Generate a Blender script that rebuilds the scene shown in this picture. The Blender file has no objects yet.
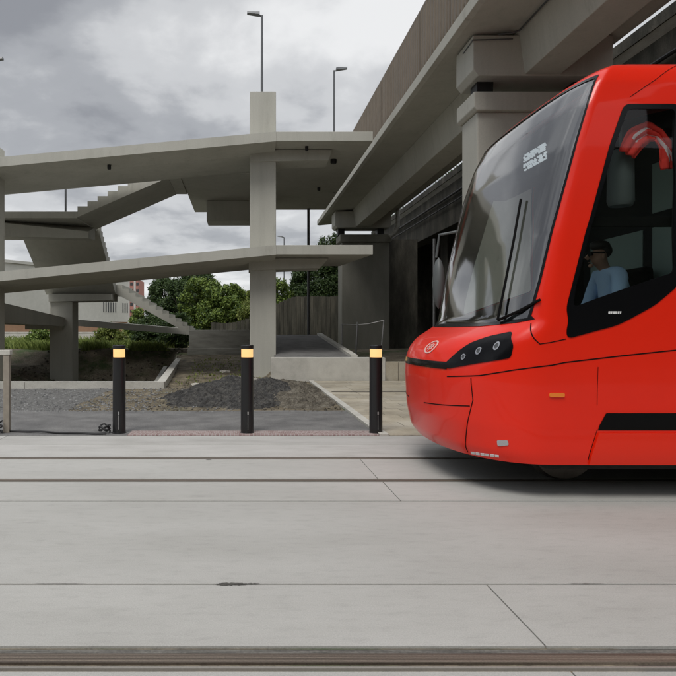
import bpy, bmesh, math, random
import numpy as np
from mathutils import Vector, Matrix
PI = math.pi
SC = bpy.context.scene
COL = SC.collection
random.seed(7)

# ------------------------------------------------------------------ camera
F, CX, HY, EYE = 623.0, 242.0, 330.0, 1.40
cd = bpy.data.cameras.new('camera'); cam = bpy.data.objects.new('camera', cd); COL.objects.link(cam)
cd.sensor_width = 36.0; cd.lens = 36.0 * F / 676.0
cd.shift_x = (338 - CX) / 676.0; cd.shift_y = -(338 - HY) / 676.0
cd.clip_start = 0.05; cd.clip_end = 3000
cam.location = (0, 0, EYE); cam.rotation_euler = (PI / 2, 0, 0)
SC.camera = cam
SC.view_settings.view_transform = 'Standard'; SC.view_settings.look = 'None'
SC.view_settings.gamma = 1; SC.view_settings.exposure = 0.08; SC.view_settings.use_curve_mapping = False

# ------------------------------------------------------------------ world: Nishita sky behind a heavy cloud cover
SUN_EL, SUN_AZ = math.radians(56), math.radians(205)    # azimuth clockwise from +Y: behind the camera, to its left
world = bpy.data.worlds.new('World'); SC.world = world; world.use_nodes = True
nt = world.node_tree; N = nt.nodes; Lk = nt.links
for n in list(N): N.remove(n)
out = N.new('ShaderNodeOutputWorld')
sky = N.new('ShaderNodeTexSky'); sky.sky_type = 'NISHITA'; sky.sun_disc = False
sky.sun_elevation = SUN_EL; sky.sun_rotation = SUN_AZ
bg1 = N.new('ShaderNodeBackground'); bg1.inputs[1].default_value = 0.09; Lk.new(sky.outputs[0], bg1.inputs[0])
tc = N.new('ShaderNodeTexCoord'); sep = N.new('ShaderNodeSeparateXYZ'); Lk.new(tc.outputs['Generated'], sep.inputs[0])
def wmath(op, a, b=None, clamp=False):
    m = N.new('ShaderNodeMath'); m.operation = op; m.use_clamp = clamp
    for i, v in enumerate((a, b)):
        if v is None: continue
        if isinstance(v, (int, float)): m.inputs[i].default_value = v
        else: Lk.new(v, m.inputs[i])
    return m.outputs[0]
zz = wmath('ADD', wmath('MAXIMUM', sep.outputs[2], 0.0), 0.22)
cmb = N.new('ShaderNodeCombineXYZ')
Lk.new(wmath('DIVIDE', sep.outputs[0], zz), cmb.inputs[0]); Lk.new(wmath('DIVIDE', sep.outputs[1], zz), cmb.inputs[1])
def wnoise(scale, det, rough, off, dist=0.0):
    mp = N.new('ShaderNodeMapping'); mp.inputs['Location'].default_value = off; Lk.new(cmb.outputs[0], mp.inputs[0])
    n = N.new('ShaderNodeTexNoise'); n.inputs['Scale'].default_value = scale; n.inputs['Detail'].default_value = det
    n.inputs['Roughness'].default_value = rough; n.inputs['Distortion'].default_value = dist
    Lk.new(mp.outputs[0], n.inputs['Vector']); return n.outputs[0]
big = wnoise(1.0, 3, 0.4, (0.58, 4.33, 0.0), 0.1)
mid = wnoise(2.2, 7, 0.54, (5.79, 18.33, 0), 0.15)
# broad darkness of the cloud deck: heavier to the upper left, thinner straight ahead
side = wmath('MULTIPLY', wmath('ADD', sep.outputs[0], -0.05), 0.22)
dens = wmath('ADD', wmath('ADD', wmath('MULTIPLY', big, 1.15), wmath('MULTIPLY', mid, 1.5)), side)
low = wmath('MULTIPLY', wmath('SUBTRACT', 0.30, sep.outputs[2], True), 0.55)
dens = wmath('ADD', wmath('ADD', dens, low), -0.13)
dens = wmath('MULTIPLY', wmath('SUBTRACT', dens, 0.86), 1.35, True)
cr = N.new('ShaderNodeValToRGB'); Lk.new(dens, cr.inputs[0]); cr.color_ramp.interpolation = 'EASE'
e = cr.color_ramp.elements
e[0].position = 0.0; e[0].color = (0.285, 0.295, 0.32, 1)
e[1].position = 1.0; e[1].color = (0.84, 0.845, 0.85, 1)
x = e.new(0.30); x.color = (0.40, 0.412, 0.435, 1)
x = e.new(0.60); x.color = (0.60, 0.61, 0.625, 1)
rear = wmath('MULTIPLY', wmath('SUBTRACT', 0.25, sep.outputs[1], True), 0.35)
top = wmath('MULTIPLY', wmath('SUBTRACT', sep.outputs[2], 0.52, True), 2.6)
gain = wmath('ADD', wmath('ADD', 1.0, rear), top)
bg2 = N.new('ShaderNodeBackground'); Lk.new(cr.outputs[0], bg2.inputs[0]); Lk.new(gain, bg2.inputs[1])
mx = N.new('ShaderNodeMixShader'); mx.inputs[0].default_value = 0.94
Lk.new(bg1.outputs[0], mx.inputs[1]); Lk.new(bg2.outputs[0], mx.inputs[2]); Lk.new(mx.outputs[0], out.inputs[0])

sd = bpy.data.lights.new('sun', 'SUN'); sun = bpy.data.objects.new('sun', sd); COL.objects.link(sun)
sd.energy = 1.7; sd.angle = math.radians(25); sd.color = (1.0, 0.97, 0.92)
sv = Vector((math.sin(SUN_AZ) * math.cos(SUN_EL), math.cos(SUN_AZ) * math.cos(SUN_EL), math.sin(SUN_EL)))
sun.rotation_euler = sv.to_track_quat('Z', 'Y').to_euler(); sun.location = (0, -5, 30)

# ------------------------------------------------------------------ materials
def newmat(name):
    m = bpy.data.materials.new(name); m.use_nodes = True
    return m, m.node_tree.nodes, m.node_tree.links, m.node_tree.nodes['Principled BSDF']
def plain(name, col, rough=0.5, metal=0.0, coat=0.0, var=0.0, vscale=8.0):
    m, n, l, b = newmat(name)
    b.inputs['Base Color'].default_value = (*col, 1); b.inputs['Roughness'].default_value = rough
    b.inputs['Metallic'].default_value = metal; b.inputs['Coat Weight'].default_value = coat
    b.inputs['Coat Roughness'].default_value = 0.05
    if var:
        g = n.new('ShaderNodeNewGeometry'); t = n.new('ShaderNodeTexNoise'); t.inputs['Scale'].default_value = vscale
        t.inputs['Detail'].default_value = 8; t.inputs['Roughness'].default_value = .65
        l.new(g.outputs['Position'], t.inputs['Vector'])
        r = n.new('ShaderNodeValToRGB'); l.new(t.outputs[0], r.inputs[0])
        r.color_ramp.elements[0].position = .3; r.color_ramp.elements[1].position = .7
        r.color_ramp.elements[0].color = (*[c * (1 - var) for c in col], 1)
        r.color_ramp.elements[1].color = (*[min(1, c * (1 + var)) for c in col], 1)
        l.new(r.outputs[0], b.inputs['Base Color'])
    return m
def rough_mat(name, cols, scale=3.0, stretch=(1, 1, 1), fine=60.0, fineamt=.25, bump=.3, bscale=60.0, bdist=.01, rough=.85, island=0.0, spots=None, contrast=(.3, .7), streak=None):
    """layered noise colour + fine grain + bump, in world coordinates"""
    m, n, l, b = newmat(name)
    g = n.new('ShaderNodeNewGeometry'); mp = n.new('ShaderNodeMapping'); mp.inputs['Scale'].default_value = stretch
    l.new(g.outputs['Position'], mp.inputs[0])
    t = n.new('ShaderNodeTexNoise'); t.inputs['Scale'].default_value = scale; t.inputs['Detail'].default_value = 9; t.inputs['Roughness'].default_value = .62
    l.new(mp.outputs[0], t.inputs['Vector'])
    r = n.new('ShaderNodeValToRGB'); l.new(t.outputs[0], r.inputs[0]); el = r.color_ramp.elements
    k = len(cols)
    for i, c in enumerate(cols):
        p = contrast[0] + (contrast[1] - contrast[0]) * i / (k - 1)
        if i == 0: q = el[0]
        elif i == k - 1: q = el[-1]
        else: q = el.new(p)
        q.position = p; q.color = (*c, 1)
    f = n.new('ShaderNodeTexNoise'); f.inputs['Scale'].default_value = fine; f.inputs['Detail'].default_value = 4
    l.new(g.outputs['Position'], f.inputs['Vector'])
    mr = n.new('ShaderNodeMapRange'); mr.inputs[1].default_value = .25; mr.inputs[2].default_value = .75
    mr.inputs[3].default_value = 1 - fineamt; mr.inputs[4].default_value = 1 + fineamt; l.new(f.outputs[0], mr.inputs[0])
    mm = n.new('ShaderNodeMix'); mm.data_type = 'RGBA'; mm.blend_type = 'MULTIPLY'; mm.inputs[0].default_value = 1
    l.new(r.outputs[0], mm.inputs[6]); l.new(mr.outputs[0], mm.inputs[7]); colo = mm.outputs[2]
    if island:
        mr2 = n.new('ShaderNodeMapRange'); mr2.inputs[3].default_value = 1 - island; mr2.inputs[4].default_value = 1 + island
        l.new(g.outputs['Random Per Island'], mr2.inputs[0])
        m2 = n.new('ShaderNodeMix'); m2.data_type = 'RGBA'; m2.blend_type = 'MULTIPLY'; m2.inputs[0].default_value = 1
        l.new(colo, m2.inputs[6]); l.new(mr2.outputs[0], m2.inputs[7]); colo = m2.outputs[2]
    if spots:
        sc_, lo, hi, sc = spots
        s = n.new('ShaderNodeTexNoise'); s.inputs['Scale'].default_value = sc_; s.inputs['Detail'].default_value = 5; s.inputs['Roughness'].default_value = .7
        l.new(mp.outputs[0], s.inputs['Vector'])
        q = n.new('ShaderNodeMapRange'); q.inputs[1].default_value = lo; q.inputs[2].default_value = hi; l.new(s.outputs[0], q.inputs[0])
        m3 = n.new('ShaderNodeMix'); m3.data_type = 'RGBA'; l.new(q.outputs[0], m3.inputs[0]); l.new(colo, m3.inputs[6]); m3.inputs[7].default_value = (*sc, 1)
        colo = m3.outputs[2]
    if streak:
        m4 = n.new('ShaderNodeMapping'); m4.inputs['Scale'].default_value = streak[0]; l.new(g.outputs['Position'], m4.inputs[0])
        s4 = n.new('ShaderNodeTexNoise'); s4.inputs['Scale'].default_value = 1; s4.inputs['Detail'].default_value = 6; s4.inputs['Roughness'].default_value = .6; l.new(m4.outputs[0], s4.inputs['Vector'])
        q4 = n.new('ShaderNodeMapRange'); q4.inputs[1].default_value = streak[1]; q4.inputs[2].default_value = streak[2]; q4.inputs[3].default_value = 1; q4.inputs[4].default_value = streak[3]; l.new(s4.outputs[0], q4.inputs[0])
        m5 = n.new('ShaderNodeMix'); m5.data_type = 'RGBA'; m5.blend_type = 'MULTIPLY'; m5.inputs[0].default_value = 1
        l.new(colo, m5.inputs[6]); l.new(q4.outputs[0], m5.inputs[7]); colo = m5.outputs[2]
    l.new(colo, b.inputs['Base Color']); b.inputs['Roughness'].default_value = rough
    bt = n.new('ShaderNodeTexNoise'); bt.inputs['Scale'].default_value = bscale; bt.inputs['Detail'].default_value = 6; l.new(mp.outputs[0], bt.inputs['Vector'])
    bp = n.new('ShaderNodeBump'); bp.inputs['Strength'].default_value = bump; bp.inputs['Distance'].default_value = bdist
    l.new(bt.outputs[0], bp.inputs['Height']); l.new(bp.outputs[0], b.inputs['Normal'])
    return m
def glass_mat(name, tint, ior=1.5, rough=0.02):
    m, n, l, b = newmat(name); n.remove(b); o = n['Material Output']
    tr = n.new('ShaderNodeBsdfTransparent'); tr.inputs[0].default_value = (*tint, 1)
    gl = n.new('ShaderNodeBsdfGlossy'); gl.inputs['Roughness'].default_value = rough; gl.inputs[0].default_value = (1, 1, 1, 1)
    lw = n.new('ShaderNodeLayerWeight'); lw.inputs[0].default_value = .5
    pw_ = n.new('ShaderNodeMath'); pw_.operation = 'POWER'; l.new(lw.outputs['Facing'], pw_.inputs[0]); pw_.inputs[1].default_value = 4.0
    r0 = ((ior - 1) / (ior + 1)) ** 2
    fr = n.new('ShaderNodeMapRange'); fr.inputs[3].default_value = r0; fr.inputs[4].default_value = 1.0; l.new(pw_.outputs[0], fr.inputs[0])
    g = n.new('ShaderNodeNewGeometry')
    t = n.new('ShaderNodeTexNoise'); t.inputs['Scale'].default_value = 1.2; l.new(g.outputs['Position'], t.inputs['Vector'])
    bp = n.new('ShaderNodeBump'); bp.inputs['Strength'].default_value = .06; bp.inputs['Distance'].default_value = .05
    l.new(t.outputs[0], bp.inputs['Height']); l.new(bp.outputs[0], gl.inputs['Normal'])
    mx = n.new('ShaderNodeMixShader'); l.new(fr.outputs[0], mx.inputs[0]); l.new(tr.outputs[0], mx.inputs[1]); l.new(gl.outputs[0], mx.inputs[2])
    l.new(mx.outputs[0], o.inputs[0]); return m
def emis(name, col, st):
    m, n, l, b = newmat(name); b.inputs['Base Color'].default_value = (*[c * .25 for c in col], 1)
    b.inputs['Emission Color'].default_value = (*col, 1); b.inputs['Emission Strength'].default_value = st; return m

M = {}
M['conc'] = rough_mat('painted_concrete', [(.40, .393, .347), (.44, .433, .385), (.465, .458, .41)], 1.1, (1, 1, .35), 40, .06, .15, 30, .004, .8, 0, (2.3, .60, .80, (.32, .31, .27)), streak=((5, 5, .22), .50, .80, .86))
M['conc_shade'] = rough_mat('shade_toned_concrete', [(.17, .168, .14), (.21, .205, .175), (.25, .245, .21)], 1.3, (1, 1, .3), 40, .08, .2, 30, .004, .85)  # viaduct concrete darkened: shade under the deck put into the far pier's colour
M['raw'] = rough_mat('raw_concrete', [(.22, .215, .19), (.31, .305, .275), (.38, .375, .34)], 2.0, (.6, .6, 3.0), 50, .12, .3, 40, .006, .9)
M['pale'] = rough_mat('pale_wall_concrete', [(.40, .39, .35), (.50, .485, .44), (.55, .54, .49)], 3.0, (1, 1, 1), 60, .10, .2, 50, .004, .85)
M['track'] = rough_mat('track_concrete', [(.355, .348, .325), (.405, .398, .375), (.445, .438, .415)], .7, (.5, 1.5, 1), 150, .14, .35, 110, .003, .82, .035, (2.0, .60, .85, (.30, .295, .27)), streak=((7, 20, 7), .50, .80, .86))
M['track2'] = rough_mat('edge_concrete', [(.35, .34, .32), (.42, .41, .39), (.46, .45, .43)], 2.0, (.6, 1.5, 1), 90, .12, .3, 110, .003, .85, .04)
M['joint'] = rough_mat('joint_dirt', [(.035, .032, .028), (.09, .085, .075)], 9, fine=80, fineamt=.3, bump=.5)
M['rail'] = rough_mat('worn_rail_steel', [(.035, .026, .02), (.10, .078, .06), (.26, .215, .17)], 5, (.06, 14, 1), 120, .25, .3, 80, .003, .55)
M['railtop'] = rough_mat('rail_polish', [(.20, .185, .165), (.33, .31, .28)], 3, (.1, 8, 1), 100, .1, .1, 80, .002, .4)
M['rubber'] = rough_mat('rail_rubber', [(.05, .047, .042), (.20, .19, .17)], 12, (.3, 7, 1), 70, .3, .5, 70, .004, .85)
M['groove'] = plain('groove_dirt', (.012, .011, .01), .9)
M['asphalt'] = rough_mat('asphalt', [(.10, .098, .096), (.15, .147, .144), (.20, .197, .19)], 2.2, (1, 1, 1), 70, .35, .6, 200, .006, .9)
M['soil'] = rough_mat('soil', [(.055, .045, .03), (.14, .115, .075), (.27, .23, .16)], 2.6, (1, 1, 1), 25, .4, .9, 18, .05, .95, 0, (1.1, .55, .7, (.13, .125, .075)))
M['ground'] = rough_mat('bare_ground', [(.075, .062, .045), (.15, .125, .088), (.24, .21, .155)], .9, (1, 1, 1), 20, .4, .9, 14, .06, .95, 0, (.5, .5, .62, (.05, .075, .025)))
M['gravel'] = rough_mat('grey_gravel', [(.085, .084, .08), (.15, .148, .142), (.24, .236, .225)], 14, (1, 1, 1), 60, .5, 1.0, 45, .04, .9)
M['heap'] = rough_mat('dark_crushed_asphalt', [(.024, .024, .024), (.058, .056, .053), (.12, .113, .10)], 6, (1, 1, 1), 60, .5, 1.0, 40, .05, .9)
M['heap2'] = rough_mat('brown_rubble_soil', [(.06, .052, .04), (.12, .105, .08), (.22, .20, .16)], 5, (1, 1, 1), 50, .5, 1.0, 30, .05, .9)
M['unseenbank'] = rough_mat('unseen_bank_green', [(.012, .016, .008), (.03, .038, .018), (.05, .055, .03)], .5, (1, 1, 1), 4, .4, 1.0, 2, .3, .95)  # for the added bank out of view behind the camera
M['paver'] = rough_mat('sandstone_paving', [(.28, .245, .185), (.38, .34, .265), (.44, .41, .345)], 1.4, (1, 1, 1), 60, .15, .3, 70, .004, .85, .13, (1.6, .56, .70, (.21, .195, .165)))
M['tact_r'] = rough_mat('red_tactile', [(.21, .095, .085), (.31, .16, .15)], 20, fine=90, fineamt=.2, bump=.3, island=.2)
M['tact_w'] = rough_mat('pale_tactile', [(.38, .35, .33), (.48, .45, .43)], 20, fine=90, fineamt=.2, bump=.3, island=.1)
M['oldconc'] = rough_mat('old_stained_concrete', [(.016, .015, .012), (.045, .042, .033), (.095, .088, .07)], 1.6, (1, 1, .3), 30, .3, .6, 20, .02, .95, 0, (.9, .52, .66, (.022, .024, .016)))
M['board'] = rough_mat('board_marked_concrete', [(.03, .029, .022), (.07, .067, .052), (.14, .13, .10)], 2.2, (2.2, 2.2, .22), 40, .25, .6, 25, .02, .95)
M['slat'] = plain('bronze_slat', (.175, .145, .112), .55, .1, var=.12, vscale=3)
M['dark'] = plain('dark_metal', (.02, .02, .021), .5, .3)
M['lampmetal'] = plain('lamp_grey_metal', (.12, .125, .13), .45, .6)
M['bollard'] = plain('bollard_black', (.012, .012, .013), .42, .2, .2)
M['galv'] = plain('galvanised', (.42, .42, .42), .42, .75, var=.15, vscale=12)
M['post'] = plain('beige_painted_metal', (.30, .265, .22), .5, .1, var=.15, vscale=9)
M['glow'] = emis('bollard_glow', (1.0, .60, .24), 1.0)
M['cable'] = plain('cable_rubber', (.015, .015, .016), .6)
M['red'] = plain('tram_red', (.80, .018, .003), .30, 0, .28, var=.03, vscale=1.5)
M['red2'] = plain('tram_red_satin', (.80, .022, .004), .34, 0, .25)
for q_ in ('red', 'red2'): M[q_].node_tree.nodes['Principled BSDF'].inputs['Specular IOR Level'].default_value = .38
M['blk'] = plain('gloss_black', (.004, .004, .005), .18, 0, 0)
M['blk'].node_tree.nodes['Principled BSDF'].inputs['Specular IOR Level'].default_value = .25
M['mblk'] = plain('matt_black', (.003, .003, .003), .8)
M['mblk'].node_tree.nodes['Principled BSDF'].inputs['Specular IOR Level'].default_value = .15
M['under'] = plain('underframe_grey', (.03, .028, .026), .8, var=.3, vscale=8)
M['wheel'] = plain('wheel_steel', (.17, .15, .13), .5, .6, var=.2)
M['wglass'] = glass_mat('windshield_glass', (.62, .67, .67), 3.0, .07)
M['dglass'] = glass_mat('tinted_window', (.68, .74, .72), 1.40, .02)
M['pglass'] = glass_mat('dark_passenger_glass', (.25, .27, .27), 1.5, .02)
M['inside'] = plain('cab_dark', (.018, .018, .02), .8)
M['insgrey'] = plain('cab_grey', (.22, .23, .235), .6)
M['insgreen'] = plain('cab_green_grey', (.36, .45, .41), .5)
M['mirrorgrey'] = plain('cab_mirror_grey', (.085, .095, .095), .5)
M['dash'] = plain('dashboard_grey', (.42, .43, .44), .6)
M['white'] = plain('white_mark', (.75, .75, .75), .5)
M['chrome'] = plain('lamp_chrome', (.6, .6, .62), .15, .9)
M['orange'] = emis('orange_marker', (1.0, .26, .03), .35)
M['skin'] = plain('skin', (.42, .235, .16), .55)
M['shirt'] = rough_mat('light_blue_shirt', [(.42, .60, .88), (.50, .68, .92)], 4, fine=200, fineamt=.04, bump=.4, bscale=14, bdist=.02, rough=.85)
M['trouser'] = plain('dark_trousers', (.02, .022, .03), .85)
M['hair'] = plain('dark_hair', (.018, .014, .011), .6)
M['bwhite'] = rough_mat('warehouse_white', [(.40, .40, .36), (.48, .48, .44), (.53, .53, .49)], .12, (1, 1, .5), 3, .05, .1, 4, .01, .85)
M['borange'] = rough_mat('ochre_hoarding', [(.33, .19, .115), (.42, .26, .165)], .2, (1, 1, 1), 2, .08, .1, 4, .01, .85)
M['bred'] = plain('apartment_red', (.36, .16, .13), .8)
M['bpanel'] = plain('apartment_white', (.46, .45, .43), .8)
M['win'] = plain('window_dark', (.03, .033, .036), .2)
M['bark'] = rough_mat('bark', [(.04, .032, .022), (.09, .075, .055)], 6, (1, 1, .3), 30, .3, .8, 20, .02, .95)
M['stone'] = rough_mat('rubble_stone', [(.20, .19, .165), (.38, .36, .32)], 8, fine=40, fineamt=.2, bump=.5, island=.4)
M['pebble'] = rough_mat('pebbles', [(.10, .10, .10), (.22, .22, .215)], 8, fine=40, fineamt=.2, bump=.4, island=.5)
def leafmat(name, a, b_):
    m, n, l, b = newmat(name)
    g = n.new('ShaderNodeNewGeometry'); r = n.new('ShaderNodeValToRGB'); l.new(g.outputs['Random Per Island'], r.inputs[0])
    r.color_ramp.elements[0].color = (*a, 1); r.color_ramp.elements[1].color = (*b_, 1)
    l.new(r.outputs[0], b.inputs['Base Color']); b.inputs['Roughness'].default_value = .6
    t = n.new('ShaderNodeBsdfTranslucent'); l.new(r.outputs[0], t.inputs[0])
    mx = n.new('ShaderNodeMixShader'); mx.inputs[0].default_value = .3; o = n['Material Output']
    l.new(b.outputs[0], mx.inputs[1]); l.new(t.outputs[0], mx.inputs[2]); l.new(mx.outputs[0], o.inputs[0]); return m
M['leafd'] = leafmat('leaves_dark', (.02, .045, .014), (.09, .14, .04))
M['leafm'] = leafmat('leaves_mid', (.035, .075, .015), (.26, .35, .07))
M['leafy'] = leafmat('leaves_yellowish', (.09, .13, .025), (.28, .32, .08))
M['grass'] = leafmat('grass_blades', (.10, .15, .03), (.30, .36, .10))

# ------------------------------------------------------------------ helpers
def tag(o, label=None, cat=None, group=None, kind=None):
    if label: o['label'] = label
    if cat: o['category'] = cat
    if group: o['group'] = group
    if kind: o['kind'] = kind
    return o
def empty(name, loc, label, cat, group=None, rz=0):
    o = bpy.data.objects.new(name, None); COL.objects.link(o); o.location = loc; o.rotation_euler = (0, 0, rz)
    o.empty_display_size = .2
    return tag(o, label, cat, group)
class MB:
    def __init__(s): s.bm = bmesh.new()
    def box(s, x0, x1, y0, y1, z0, z1, bev=0.0):
        vs = [s.bm.verts.new((x, y, z)) for x in (x0, x1) for y in (y0, y1) for z in (z0, z1)]
        f = [(0, 1, 3, 2), (4, 6, 7, 5), (0, 4, 5, 1), (2, 3, 7, 6), (0, 2, 6, 4), (1, 5, 7, 3)]
        fs = [s.bm.faces.new([vs[i] for i in q]) for q in f]
        if bev:
            es = list({e for q in fs for e in q.edges})
            bmesh.ops.bevel(s.bm, geom=es, offset=bev, segments=2, affect='EDGES', profile=.6)
        return s
    def prism(s, poly, axis, a, b, bev=0.0):
        """poly: 2-D points; axis 'x','y','z' = extrusion axis from a to b; coords are the remaining two in order"""
        def P(p, t):
            return {'x': (t, p[0], p[1]), 'y': (p[0], t, p[1]), 'z': (p[0], p[1], t)}[axis]
        A = [s.bm.verts.new(P(p, a)) for p in poly]; B = [s.bm.verts.new(P(p, b)) for p in poly]
        fs = [s.bm.faces.new(A), s.bm.faces.new(B[::-1])]
        k = len(poly)
        for i in range(k): fs.append(s.bm.faces.new([A[i], B[i], B[(i + 1) % k], A[(i + 1) % k]]))
        if bev:
            es = list({e for q in fs for e in q.edges})
            bmesh.ops.bevel(s.bm, geom=es, offset=bev, segments=2, affect='EDGES', profile=.6)
        return s
    def hexa(s, p):  # 8 points: bottom 4 then top 4 (both ccw)
        v = [s.bm.verts.new(q) for q in p]
        for q in ((3, 2, 1, 0), (4, 5, 6, 7), (0, 1, 5, 4), (1, 2, 6, 5), (2, 3, 7, 6), (3, 0, 4, 7)): s.bm.faces.new([v[i] for i in q])
        return s
    def tube(s, pts, r, seg=10, r2=None):
        pts = [Vector(p) for p in pts]; rings = []
        for i, p in enumerate(pts):
            d = (pts[min(i + 1, len(pts) - 1)] - pts[max(i - 1, 0)]).normalized()
            u = d.orthogonal().normalized() if i == 0 else (pu - d * pu.dot(d)).normalized()
            pu = u; w = d.cross(u); rr = r if r2 is None else r + (r2 - r) * i / (len(pts) - 1)
            rings.append([s.bm.verts.new(p + (u * math.cos(2 * PI * k / seg) + w * math.sin(2 * PI * k / seg)) * rr) for k in range(seg)])
        for a, b in zip(rings, rings[1:]):
            for k in range(seg): s.bm.faces.new([a[k], a[(k + 1) % seg], b[(k + 1) % seg], b[k]])
        s.bm.faces.new(rings[0][::-1]); s.bm.faces.new(rings[-1]); return s
    def lathe(s, prof, cx=0, cy=0, seg=28):
        rings = [[s.bm.verts.new((cx + r * math.cos(2 * PI * k / seg), cy + r * math.sin(2 * PI * k / seg), z)) for k in range(seg)] for r, z in prof]
        for a, b in zip(rings, rings[1:]):
            for k in range(seg): s.bm.faces.new([a[k], a[(k + 1) % seg], b[(k + 1) % seg], b[k]])
        s.bm.faces.new(rings[0][::-1]); s.bm.faces.new(rings[-1]); return s
    def ball(s, c, r, sx=1, sy=1, sz=1, sub=3):
        g = bmesh.ops.create_icosphere(s.bm, subdivisions=sub, radius=r)
        for v in g['verts']: v.co = Vector((v.co.x * sx + c[0], v.co.y * sy + c[1], v.co.z * sz + c[2]))
        return s
    def build(s, name, mat, parent=None, smooth=False):
        bmesh.ops.recalc_face_normals(s.bm, faces=s.bm.faces)
        me = bpy.data.meshes.new(name); s.bm.to_mesh(me); s.bm.free()
        for mm in (mat if isinstance(mat, (list, tuple)) else [mat]): me.materials.append(mm)
        o = bpy.data.objects.new(name, me); COL.objects.link(o)
        if parent is not None:
            o.parent = parent
            o.matrix_parent_inverse = Matrix.Identity(4)
            # geometry is authored in world space when WORLD is set on the builder
            if getattr(s, 'world', True):
                par = parent; off = Vector(par.location); 
                while par.parent is not None: par = par.parent; off += Vector(par.location)
                me.transform(Matrix.Translation(-off))
        if smooth:
            for p in me.polygons: p.use_smooth = True
            try: me.set_sharp_from_angle(angle=math.radians(40))
            except Exception: pass
        return o
def local(): m = MB(); m.world = False; return m
def pt(px, py, Y): return ((px - CX) * Y / F, Y, EYE + (HY - py) * Y / F)
def mesh_obj(name, verts, faces, mat, parent=None, smooth=False):
    me = bpy.data.meshes.new(name); me.from_pydata(verts, [], faces)
    for mm in (mat if isinstance(mat, (list, tuple)) else [mat]): me.materials.append(mm)
    o = bpy.data.objects.new(name, me); COL.objects.link(o)
    if parent: o.parent = parent
    if smooth:
        for p in me.polygons: p.use_smooth = True
    return o
def copy_tree(o, parent=None):
    c = o.copy(); COL.objects.link(c); c.parent = parent
    for ch in list(o.children): copy_tree(ch, c)
    return c

# ------------------------------------------------------------------ terrain
def sstep(a, b, x):
    t = np.clip((x - a) / (b - a), 0, 1); return t * t * (3 - 2 * t)
def vnoise(x, y, f, seed=0):
    r = np.zeros_like(x, dtype=float); rs = np.random.RandomState(seed)
    for k in range(7):
        a = rs.rand() * 2 * PI; ff = f * (.7 + .9 * rs.rand()); r += np.sin((x * math.cos(a) + y * math.sin(a)) * ff + rs.rand() * 7)
    return r / 7
def height(x, y):
    h = np.full_like(x, -0.012, dtype=float)
    back = .45 * sstep(17, 31, y) + .5 * sstep(31, 60, y)
    right = sstep(.6, 1.0, x) * sstep(17.25, 17.4, y) * .30
    h = h + np.where(y > 11, back * (1 - .0 * x), 0) + right * (1 - sstep(24, 31, y))
    kx = -1.95 - (y - 15) * .07
    pit = sstep(kx + .0, kx - .55, x) * sstep(15.05, 15.4, y) * (1 - sstep(28.6, 31.2, y + .5 * vnoise(x, y, 1.7, 4)))
    pit *= 1 - .55 * sstep(-7.2, -9.5, x) * sstep(20, 24, y)
    h = h * (1 - pit) + pit * (-.95)
    h += .05 * np.abs(vnoise(x, y, 5.0, 12)) * sstep(11.3, 12.5, y) * sstep(-3, -1.5, x) * (1 - sstep(1.0, 1.6, x))
    h += .06 * vnoise(x, y, 2.3, 1) * sstep(15.2, 16.5, y) + .03 * vnoise(x, y, 7.0, 2) * sstep(15.1, 15.6, y)
    h += .012 * vnoise(x, y, 9, 3) * sstep(11, 11.6, y) * (1 - sstep(1.6, 1.8, x))
    h = np.where((x > 1.7) & (y < 17.3), -0.02, h)
    return h
def axis(segs):
    r = []
    for a, b, st in segs: r += list(np.arange(a, b, st))
    return np.array(r + [segs[-1][1]])
gx = axis([(-900, -100, 100), (-100, -20, 8), (-20, -10, .6), (-10, 5, .12), (5, 12, .5), (12, 60, 8), (60, 900, 105)])
gy = axis([(-300, -20, 70), (-20, 10, 5), (10, 32, .14), (32, 60, 1), (60, 200, 20), (200, 1600, 200)])
XX, YY = np.meshgrid(gx, gy); ZZ = height(XX, YY)
nx, ny = len(gx), len(gy)
vv = np.stack([XX.ravel(), YY.ravel(), ZZ.ravel()], 1).tolist()
ff = [(j * nx + i, j * nx + i + 1, (j + 1) * nx + i + 1, (j + 1) * nx + i) for j in range(ny - 1) for i in range(nx - 1)]
tag(mesh_obj('ground', vv, ff, M['ground'], smooth=True), kind='structure')

def grid_sheet(name, x0, x1, y0, y1, st, lift, mat, edge=0.15, fn=None, seed=0):
    xs = np.arange(x0, x1 + st / 2, st); ys = np.arange(y0, y1 + st / 2, st)
    X, Y = np.meshgrid(xs, ys)
    Z = height(X, Y) + lift + (fn(X, Y) if fn is not None else 0)
    V = np.stack([X.ravel(), Y.ravel(), Z.ravel()], 1).tolist(); k = len(xs)
    Fc = [(j * k + i, j * k + i + 1, (j + 1) * k + i + 1, (j + 1) * k + i) for j in range(len(ys) - 1) for i in range(k - 1)]
    return mesh_obj(name, V, Fc, mat, smooth=True)
ex = np.arange(-120, 121, 3.0); ey = np.array([-60, -40, -26, -22, -19, -16.5, -14, -12.0])
EX, EY = np.meshgrid(ex, ey); EZ = 12.5 * (1 - sstep(-24, -12.4, EY)) + 1.3 * vnoise(EX, EY, .35, 21) * (EY < -13) - .05
kk = len(ex); tag(mesh_obj('unseen_dark_bank', np.stack([EX.ravel(), EY.ravel(), EZ.ravel()], 1).tolist(), [(j * kk + i, j * kk + i + 1, (j + 1) * kk + i + 1, (j + 1) * kk + i) for j in range(len(ey) - 1) for i in range(kk - 1)], M['unseenbank'], smooth=True), kind='structure')  # unseen bank behind the camera, added to darken reflections in glass and paint
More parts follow.
